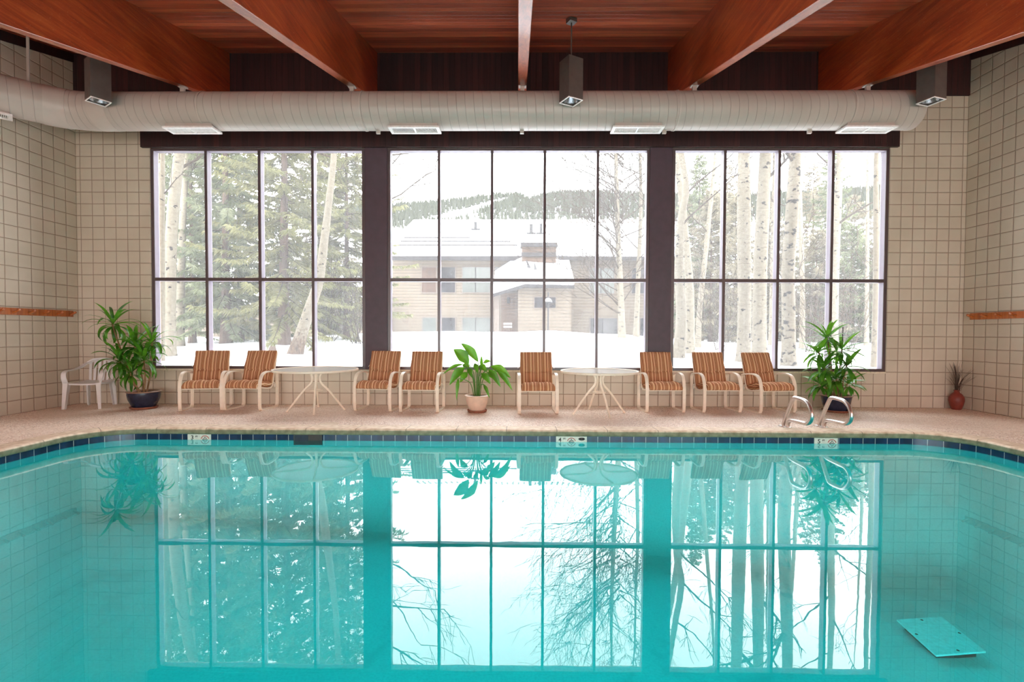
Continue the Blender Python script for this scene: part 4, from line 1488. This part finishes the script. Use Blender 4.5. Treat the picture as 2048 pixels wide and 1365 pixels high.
for pa, pb, pc in (((1051, 516), (1062, 537), (1055, 537)), ((1068, 524), (1074, 540), (1068, 541))):   # bare patches in the roof snow
    pts = []
    A_ = P(1049, 571, EY); B_ = P(1048, 514, BY - .2); ya_, yb_ = EY - .45, BY - .1
    for x, y in (pa, pb, pc):             # where the ray meets the top of the snow
        k_ = (B_.z - A_.z) / (yb_ - ya_)
        d_ = ray(x, y)
        t_ = (A_.z + .30 - k_ * ya_ - EYE.z) / (d_.z - k_ * d_.y)
        pts.append(EYE + d_ * t_ + Vector((0, -.02, .02)))
    b = MB(); vs = [(p.x - O.x, p.y - O.y, p.z - O.z) for p in pts]; vs += [(x, y - .05, z) for x, y, z in vs]
    b.add(vs, [(0, 1, 2), (5, 4, 3), (0, 3, 4, 1), (1, 4, 5, 2), (2, 5, 3, 0)]); b.build('bare_patch', m_fasc, bld, smooth=False)
fwin(1069, 595, 1111, 616, 1089, m_panew, EY)
bbox('door_lamp', 1014, 595, 1020, 607, EY + 1.5, EY + 1.6, m_fasc)
bbox('house_sign', 1007, 646, 1024, 650, EY + 1.5, EY + 1.6, m_white)
bbox('house_sign', 1007, 652, 1024, 656, EY + 1.5, EY + 1.6, m_white)
for px, top, bot, w in ((951, 444, 463, 2.6), (1062.5, 448, 471, 3.0), (1082, 447, 471, 2.4)):
    m_ = (z_r + .05 - ze - .38) / 7.7     # stands where its foot meets the snow
    d_ = ray(px, bot - 3)
    yv = EYE.y + d_.y * ((ze + .38 + O.z - m_ * (BY - .7) - EYE.z) / (d_.z - m_ * d_.y))
    f = bbox('roof_vent', px - w, top, px + w, bot + 2, yv, yv + .3, m_pipe)
    bbox('vent_skirt', px - 9, bot - 6, px + 9, bot - 4, yv - .1, yv + .4, m_pipe, f)

# lower wing seen through the trees
w2 = thing('apartment_building', 'low tan sided wing half hidden behind the spruce trunks', 'building', (P(560, 690, 27).x, 27, .9))
O2 = w2.location
a, c = P(330, 612, 27), P(762, 612, 27)
MB().box(a.x - O2.x, c.x - O2.x, 0, 5, -.6, a.z - O2.z).build('wall', m_sidt, w2, smooth=False)
b = MB(); z0 = a.z - O2.z
b.prism([(-.6, z0 - .05), (2.5, z0 + .75), (5.6, z0 - .05), (5.6, z0 + .25), (2.5, z0 + 1.1), (-.6, z0 + .28)], lambda p, x: (x, p[0], p[1]), a.x - O2.x - .4, c.x - O2.x + .3)
b.build('roof', m_snow, w2, smooth=False)
f = MB(); x = P(672, 650, 27).x - O2.x
f.box(x - .9, x + .9, -.06, .02, -.3, .95); fw_ = f.build('window', m_fasc, w2, smooth=False)
MB().box(x - .8, x + .8, -.075, -.058, -.2, .85).build('pane', m_panew, fw_, smooth=False)

# snow-capped path lamp before the entrance
q = P(1096, 676, 23.5)
zb_ = snow_z(q.x, 23.5) - .05
lamp = thing('path_lamp', 'thin dark lamp post with snow on its head in front of the entrance wing', 'lamp post', (q.x, 23.5, zb_))
zt = P(1096, 585, 23.5).z - zb_
MB().tube([(0, 0, 0), (0, 0, zt)], .035, 8).build('post', m_pipe, lamp)
zh = P(1096, 606, 23.5).z - zb_
MB().lathe([(.001, zh + .16), (.13, zh + .10), (.20, zh), (.18, zh - .02), (.001, zh - .02)], 16).build('lamp_head', m_pipe, lamp)
MB().lathe([(.001, zh + .24), (.12, zh + .18), (.19, zh + .05), (.13, zh + .105), (.001, zh + .165)], 16).build('snow_cap', m_snow, lamp)

# pale green box with yellow lid between the trunks
q = P(544, 692, 19.0)
zb_ = snow_z(q.x, 19.0) - .1
bx = thing('utility_box', 'pale green box with a yellow lid half seen between spruce trunks', 'box', (q.x, 19.0, zb_))
hb = P(544, 662, 19).z - zb_
MB().box(-.32, .32, -.25, .25, 0, hb).build('body', m_green, bx, bevel=.02)
MB().box(-.36, .36, -.29, .29, hb, hb + .09).build('lid', m_yell, bx, bevel=.02)

# ------------------------------------------------------------------ trees
def limb(b, p, d, L_, r, rnd, depth, grav=0.0, kids=(3, 5)):
    seg = 5
    pts = [Vector(p)]; dd = Vector(d).normalized()
    for i in range(seg):
        dd = (dd + Vector((rnd.uniform(-.22, .22), rnd.uniform(-.22, .22), rnd.uniform(-.12, .2) + grav))).normalized()
        pts.append(pts[-1] + dd * (L_ / seg))
    b.tube(pts, [max(.006, r * (1 - .72 * i / seg)) for i in range(seg + 1)], 5 if r > .02 else 3, caps=False)
    if depth <= 0: return
    for k in range(rnd.randint(*kids)):
        i = rnd.randint(1, seg)
        t = (pts[i] - pts[i - 1]).normalized()
        side = Vector((rnd.uniform(-1, 1), rnd.uniform(-1, 1), rnd.uniform(-.4, .8)))
        side = (side - t * side.dot(t)).normalized()
        limb(b, pts[i], t * .75 + side * rnd.uniform(.5, 1.0), L_ * rnd.uniform(.4, .65), r * .5, rnd, depth - 1, grav, kids)


def aspen(pix, Y, r0, r1, label, seed, height=11.5, bark=None, limbs=9, low=None, reach=1.6, depth=2, extra=None, grav=.02):
    """Trunk through the given pixels at depth Y, running on upward past the window head."""
    rnd = random.Random(seed)
    pts = [P(px, py, Y) for px, py in pix]
    if pts[0].z < pts[-1].z: pass
    else: pts.reverse()
    base = pts[0].copy()
    gz = snow_z(base.x, Y) - .05
    if base.z > gz: pts.insert(0, Vector((base.x + (base.x - pts[1].x) * .1, Y, gz)))
    else: pts[0].z = gz
    d = (pts[-1] - pts[-2]).normalized()
    k = 0
    while pts[-1].z < height:
        k += 1
        d = (d + Vector((rnd.uniform(-.05, .05), rnd.uniform(-.04, .04), .06))).normalized()
        pts.append(pts[-1] + d * 1.2)
    o0 = pts[0].copy()
    root = thing('aspen_tree', label, 'tree', o0)
    loc = [p - o0 for p in pts]
    sm = smooth_path(loc, 6)
    H_ = sm[-1].z
    rad = [max(.012, (r0 + (r1 - r0) * min(1, p.z / 3.6)) * (1 - max(0, (p.z - 3.6) / max(.1, H_ - 3.4)) * .85) * (1.0 + .35 * math.exp(-p.z / .25))) for p in sm]
    MB().tube(sm, rad, 14).build('trunk', bark or m_aspen, root)
    b = MB()
    zl = low if low is not None else 3.2
    for i in range(limbs):
        z = zl + (H_ * .96 - zl) * (i + rnd.random()) / limbs
        j = min(range(len(sm)), key=lambda q_: abs(sm[q_].z - z))
        az = rnd.uniform(0, 2 * PI)
        dirv = Vector((math.cos(az), math.sin(az) * .6, rnd.uniform(.35, 1.0)))
        limb(b, sm[j], dirv, reach * rnd.uniform(.7, 1.3) * (1.15 - .6 * z / H_), max(.012, rad[j] * .35), rnd, depth, grav)
    if extra: extra(b, o0, rnd)
    if b.v: b.build('branches', m_twig if depth < 3 else m_twig, root, angle=80)
    return root


def spruce(px, py, Y, height, spread, label, seed, mat, lean=0.0, trunk_r=.15, bare=1.0, n_br=110, dens=1.0, gap=None, name='spruce_tree'):
    rnd = random.Random(seed)
    q = P(px, py, Y)
    zb_ = snow_z(q.x, Y) - .05
    root = thing(name, label, 'tree', (q.x, Y, zb_))
    tp = [Vector((lean * t * height, 0, t * height)) for t in (0, .15, .3, .5, .75, 1)]
    MB().tube(smooth_path(tp, 3), [trunk_r * .66 * (1 - .93 * i / 15) * (1 + .4 * math.exp(-i * .9)) for i in range(16)], 10).build('trunk', m_bark, root)
    b = MB(); tw = MB()
    n_br = int(n_br * 1.9)
    for i in range(n_br):
        t = (i + rnd.random()) / n_br
        z = bare + (height - bare) * t ** 1.05
        if gap and rnd.random() < gap: continue
        L_ = spread * (1 - t) ** .75 * rnd.uniform(.5, 1.2) + .15
        az = i * 2.399 + rnd.uniform(-.5, .5)
        el = -.25 + .75 * t + rnd.uniform(-.32, .28)
        d = Vector((math.cos(az) * math.cos(el), math.sin(az) * math.cos(el), math.sin(el)))
        p = Vector((lean * z, 0, z))
        seg = 6; pts = [p.copy()]
        for k in range(seg):
            d = (d + Vector((0, 0, -.09 + .05 * k))).normalized()
            pts.append(pts[-1] + d * (L_ / seg))
        tw.tube(pts, [.016 * (1 - .8 * k / seg) for k in range(seg + 1)], 3, caps=False)
        sd = Vector((-math.sin(az), math.cos(az), 0))
        ns = max(14, int(L_ * 105 * dens))
        for k in range(ns):
            u = .12 + .88 * (k + rnd.random()) / ns
            f = u * seg; i0 = min(seg - 1, int(f)); c = pts[i0].lerp(pts[i0 + 1], f - i0)
            s = rnd.choice((-1, 1))
            dd = (d * rnd.uniform(.2, .9) + sd * (s * rnd.uniform(.3, 1.0)) + Vector((0, 0, rnd.uniform(-.75, .1)))).normalized()
            ln = rnd.uniform(.14, .34) * (1.1 - .5 * u)
            w = rnd.uniform(.012, .026)
            v2 = dd.cross(Vector((rnd.uniform(-1, 1), rnd.uniform(-1, 1), rnd.uniform(-1, 1)))).normalized()
            e = c + dd * ln + Vector((0, 0, -.04))
            m_ = c + dd * (ln * .45)
            b.add([c, m_ + v2 * w, e, m_ - v2 * w], [(0, 1, 2, 3)])
    b.build('foliage', mat, root, smooth=False)
    tw.build('boughs', m_twig, root)
    return root


# left window
aspen([(322, 735), (324, 620), (324, 480), (325, 305)], 10.2, .058, .05, 'slim pale aspen trunk at the outer edge of the tree window', 1, 9, limbs=4, reach=.9, depth=1)
aspen([(340, 735), (340, 640), (341, 520), (346, 420), (355, 340), (360, 305)], 11.0, .115, .115, 'thick leaning aspen trunk in the outer bay of the tree window', 2, 10.5, limbs=7, low=3.6, reach=1.5)
aspen([(360, 690), (362, 560), (366, 430), (374, 305)], 14.0, .11, .09, 'aspen trunk half hidden by spruce boughs behind the thick leaning aspen', 3, 11, limbs=7, low=4.4)
aspen([(592, 704), (604, 664), (622, 610), (638, 560), (650, 470), (656, 420), (664, 350), (668, 305)], 12.2, .155, .085, 'curved leaning aspen with a rough brown base in the inner bay of the tree window', 4, 11, bark=m_aspen3, limbs=9, low=4.0, reach=1.5)
spruce(452, 690, 14.6, 12.5, 2.3, 'tall spruce with a bare brown trunk in the second bay of the tree window', 21, m_ndl2, lean=.006, trunk_r=.21, bare=0.75, n_br=120, gap=.15)
spruce(567, 690, 14.0, 12.0, 2.2, 'big spruce behind the curved aspen in the third bay of the tree window', 22, m_ndl, lean=.012, trunk_r=.24, bare=0.85, n_br=120)
spruce(480, 690, 16.5, 10.5, 2.2, 'spruce between the two biggest spruce trunks', 23, m_ndl, trunk_r=.17, bare=0.45, n_br=105)
spruce(385, 690, 16.0, 10.5, 2.1, 'bluish spruce behind the outer aspens', 24, m_ndl2, trunk_r=.16, bare=.7, n_br=110)
spruce(694, 668, 17.5, 11.5, 2.5, 'wide yellow-green spruce behind the window post', 25, m_ndl, trunk_r=.18, bare=0.75, n_br=130)
spruce(640, 670, 19.0, 11.5, 2.6, 'spruce farthest back, right of the curved aspen', 26, m_ndl3, trunk_r=.18, bare=0.85, n_br=110)
spruce(345, 690, 19.0, 11, 2.4, 'spruce farthest back at the outer edge of the tree window', 27, m_ndl2, trunk_r=.16, bare=1.0, n_br=100)

aspen([(752, 690), (752, 560), (753, 430), (752, 305)], 13.6, .10, .08, 'bare tree almost hidden by the post, its branches reaching into the middle window', 18, 11.5, limbs=10, low=3.0, reach=2.0, depth=2,
      extra=lambda b, o0, rnd: [limb(b, Vector((0, 0, z)), Vector((1, -.15, .28)), 1.9, .03, rnd, 2, .0, (4, 6)) for z in (4.0, 5.3, 6.4, 7.3)])

# stump
q = P(545, 712, 11.6)
st = MB().lathe([(.001, .24), (.06, .26), (.085, .2), (.095, .1), (.15, 0)], 9).build('tree_stump', m_bark)
st.location = (q.x, 11.6, snow_z(q.x, 11.6) - .06)
tag(st, 'weathered tree stump poking from the snow behind the second armchair', 'stump')

# centre window: two aspens with a broad bare crown
def fan(side_px, y0):
    def fn(b, o0, rnd):
        for i in range(46):
            z = rnd.uniform(.8, 7.5)
            az = PI + rnd.uniform(-.5, .5) if rnd.random() < .8 else rnd.uniform(-.5, .5)
            limb(b, Vector((0, 0, z)) , Vector((math.cos(az), rnd.uniform(-.4, .4), rnd.uniform(.35, .9))), rnd.uniform(2.0, 3.6), .024, rnd, 2, .015, (4, 7))
    return fn
aspen([(1244, 685), (1243, 640), (1240, 560), (1235, 450), (1232, 305)], 18.5, .13, .10, 'bare aspen with a wide twiggy crown in the middle window, left of its twin', 5, 12.5, limbs=16, low=2.0, reach=2.3, depth=3, extra=fan(0, 0))
aspen([(1272, 686), (1274, 620), (1278, 520), (1282, 400), (1280, 305)], 19.3, .105, .08, 'slimmer bare aspen right of its twin in the middle window', 6, 12.5, limbs=14, low=2.4, reach=1.9, depth=3)

# right window
aspen([(1356, 716), (1360, 680), (1362, 620), (1358, 540), (1362, 440), (1372, 380), (1362, 305)], 12.4, .14, .085, 'forked aspen nearest the window post in the aspen window', 7, 11, limbs=9, low=3.2, reach=1.6, depth=2)
aspen([(1379, 702), (1380, 640), (1378, 560), (1370, 470), (1364, 400), (1350, 305)], 14.0, .135, .10, 'second aspen trunk right of the window post', 8, 11.5, limbs=9, low=3.4, reach=1.6)
aspen([(1396, 690), (1400, 610), (1412, 500), (1422, 400), (1432, 305)], 16.5, .09, .075, 'thin leaning aspen in the first bay of the aspen window', 9, 11.5, limbs=8, low=3.4)
aspen([(1487, 728), (1489, 600), (1488, 470), (1488, 305)], 11.6, .15, .15, 'straight thick aspen trunk in the second bay of the aspen window', 10, 12, limbs=7, low=4.2, reach=1.5)
aspen([(1519, 722), (1519, 600), (1522, 500), (1527, 400), (1531, 305)], 12.2, .165, .155, 'thick aspen trunk close right of the straight one', 11, 12, limbs=8, low=4.2, reach=1.5)
aspen([(1577, 742), (1577, 620), (1576, 540), (1583, 440), (1591, 305)], 10.6, .135, .125, 'aspen trunk with dark scars in the third bay of the aspen window', 12, 10.5, bark=m_aspen2, limbs=8, low=3.8, reach=1.4)
aspen([(1604, 690), (1605, 600), (1602, 480), (1598, 305)], 16.5, .085, .07, 'slim pale aspen just right of the scarred trunk', 13, 11, limbs=8, low=3.0)
aspen([(1668, 700), (1669, 600), (1672, 480), (1676, 400), (1681, 305)], 13.2, .095, .095, 'aspen trunk behind the last mullion of the aspen window', 14, 11, limbs=8, low=3.2, reach=1.7)
aspen([(1748, 740), (1750, 640), (1752, 540), (1753, 305)], 10.4, .055, .05, 'slim pale aspen at the outer edge of the aspen window', 15, 9.5, limbs=5, low=3.8, reach=1.0, depth=1)
aspen([(1733, 690), (1734, 560), (1735, 430), (1735, 305)], 19.5, .08, .065, 'far thin aspen above the corn plant', 16, 11, limbs=9, low=3.0, reach=1.6)
aspen([(1545, 690), (1546, 560), (1548, 430), (1550, 305)], 18.0, .13, .10, 'aspen half hidden behind the second mullion of the aspen window', 17, 11.5, limbs=8, low=3.4)

hz = [(1420, 21, 6.4, 2.2, m_ndl3), (1395, 24.5, 9.0, 2.2, m_ndl2), (1468, 23, 6.6, 2.0, m_ndl3), (1550, 23.5, 5.6, 2.2, m_ndl3), (1630, 22, 5.0, 2.3, m_ndl3), (1700, 21.5, 5.0, 2.2, m_ndl2), (1762, 22, 5.4, 2.3, m_ndl3), (1660, 25, 9.5, 2.1, m_ndl2), (1830, 21, 6, 2.4, m_ndl3)]
hl = ['grey-green spruce in the first bay of the aspen window behind the leaning aspen', 'taller bluish spruce behind the window post and forked aspen', 'grey-green spruce left of the straight thick aspen', 'low spruce behind the two thick aspens',
      'low spruce right of the scarred aspen', 'low bluish spruce behind the corn plant', 'low spruce at the outer edge of the aspen window', 'tall bluish spruce behind the last bays of the aspen window', 'spruce beyond the outer edge of the aspen window']
for i, (px, Y, h, sp, mt) in enumerate(hz):
    spruce(px, 690, Y, h, sp, hl[i], 40 + i, mt, trunk_r=.13, bare=.25, n_br=int(h * 13), dens=.9)

back = [(1372, 33, 'big pale spruce far behind the forked aspen'), (1450, 31, 'big pale spruce far behind the thin leaning aspen'), (1535, 34, 'big pale spruce far behind the two thick aspens'),
        (1622, 31, 'big pale spruce far behind the slim pale aspen'), (1704, 33, 'big pale spruce far behind the corn plant'), (1790, 31, 'big pale spruce far beyond the outer edge of the aspen window')]
for i, (px, Y, lab) in enumerate(back):
    spruce(px, 690, Y, 9.5 + (i % 2) * 1.4, 3.3, lab, 80 + i, m_ndl3, trunk_r=.2, bare=.3, n_br=95, dens=.75)

# bare bushes
def bush(px, Y, h, label, seed):
    rnd = random.Random(seed)
    q = P(px, 690, Y)
    b = MB()
    for i in range(11):
        az = rnd.uniform(0, 2 * PI)
        limb(b, (rnd.uniform(-.15, .15), rnd.uniform(-.15, .15), 0), Vector((math.cos(az) * .45, math.sin(az) * .45, 1)), h * rnd.uniform(.7, 1.1), .014, rnd, 2, .0, (3, 5))
    o = b.build('bare_bush', m_twig, angle=80)
    o.location = (q.x, Y, snow_z(q.x, Y) - .05)
    tag(o, label, 'bush')
bush(1440, 15.5, 2.2, 'leafless bush in the first bay of the aspen window', 61)
bush(1622, 15.0, 2.4, 'leafless bush behind the scarred aspen', 62)
bush(1700, 16.0, 2.6, 'leafless bush behind the corn plant', 63)
bush(655, 16.0, 2.0, 'leafless bush beside the curved aspen', 64)
bush(715, 15.0, 1.8, 'leafless bush in front of the wide yellow-green spruce', 65)

# ------------------------------------------------------------------ light
SKY = 9.5
w = bpy.data.worlds.new('overcast_sky'); scene.world = w; w.use_nodes = True
nt = w.node_tree; nt.nodes.clear()
tc = nt.nodes.new('ShaderNodeTexCoord'); sp = nt.nodes.new('ShaderNodeSeparateXYZ'); nt.links.new(tc.outputs['Generated'], sp.inputs[0])
cr = nt.nodes.new('ShaderNodeValToRGB'); nt.links.new(sp.outputs['Z'], cr.inputs[0])
cr.color_ramp.elements[0].position = 0.0; cr.color_ramp.elements[0].color = (1.0, .985, .97, 1)
cr.color_ramp.elements[1].position = 0.75; cr.color_ramp.elements[1].color = (.90, .96, 1.0, 1)
bg = nt.nodes.new('ShaderNodeBackground'); nt.links.new(cr.outputs[0], bg.inputs[0]); bg.inputs[1].default_value = SKY
wo = nt.nodes.new('ShaderNodeOutputWorld'); nt.links.new(bg.outputs[0], wo.inputs[0])


def area(name, loc, rot, sx, sy, power, col=(1, 1, 1), portal=False):
    l = bpy.data.lights.new(name, 'AREA'); l.shape = 'RECTANGLE'; l.size = sx; l.size_y = sy; l.energy = power; l.color = col
    if portal: l.cycles.is_portal = True
    o = bpy.data.objects.new(name, l); COL.objects.link(o); o.location = loc; o.rotation_euler = rot
    return o


# sky portals at the three windows
zc_ = (Z_SILL + Z_TOP) / 2
area('window_sky_portal', ((WX0 + WX1) / 2, D + .17, zc_), (R(-90), 0, 0), WX1 - WX0, Z_TOP - Z_SILL, 1, portal=True)
# added fill light shining in through the rear wall's opening
area('rear_fill', (0, Y_REAR - .12, 1.45), (R(90), 0, 0), 13.0, 1.8, 16, (1.0, .97, .95))
# added fill lights overhead behind the photographer, and underwater along the near pool wall
for x in (-5.0, -1.7, 1.7, 5.0):
    area('ceiling_fill', (x, -1.6, roof_z(-1.6) - BEAM_H - .05), (0, 0, 0), 1.6, 3.0, 12, (1.0, .95, .90))
for x in (-4, -1.3, 1.4, 4.1):
    area('underwater_fill', (x, PY0 + .02, -.55), (R(38), 0, 0), .6, .35, 108, (1.0, 1.0, 1.0))

# warm uplights high on the side walls behind the photographer
for sx in (-1, 1):
    area('wall_uplight', (sx * 6.9, .2, 2.2), (R(180), R(sx * 25), 0), .5, 3.0, 80, (1.0, .82, .68))

# added fill lights behind the photographer that brighten the side walls
for sx in (-1, 1):
    area('side_wall_fill', (sx * 3.6, -1.2, 2.5), (0, R(-sx * 100), R(sx * -18)), .8, .8, 38, (1.0, .98, .97))

scene.view_settings.view_transform = 'Standard'
scene.view_settings.look = 'None'
scene.view_settings.gamma = 1.0
scene.view_settings.exposure = 0.08
scene.view_settings.use_curve_mapping = False
scene.cycles.max_bounces = 10
scene.cycles.diffuse_bounces = 5
scene.cycles.glossy_bounces = 4
scene.cycles.transparent_max_bounces = 24
scene.cycles.sample_clamp_indirect = 6.0
scene.cycles.use_denoising = True
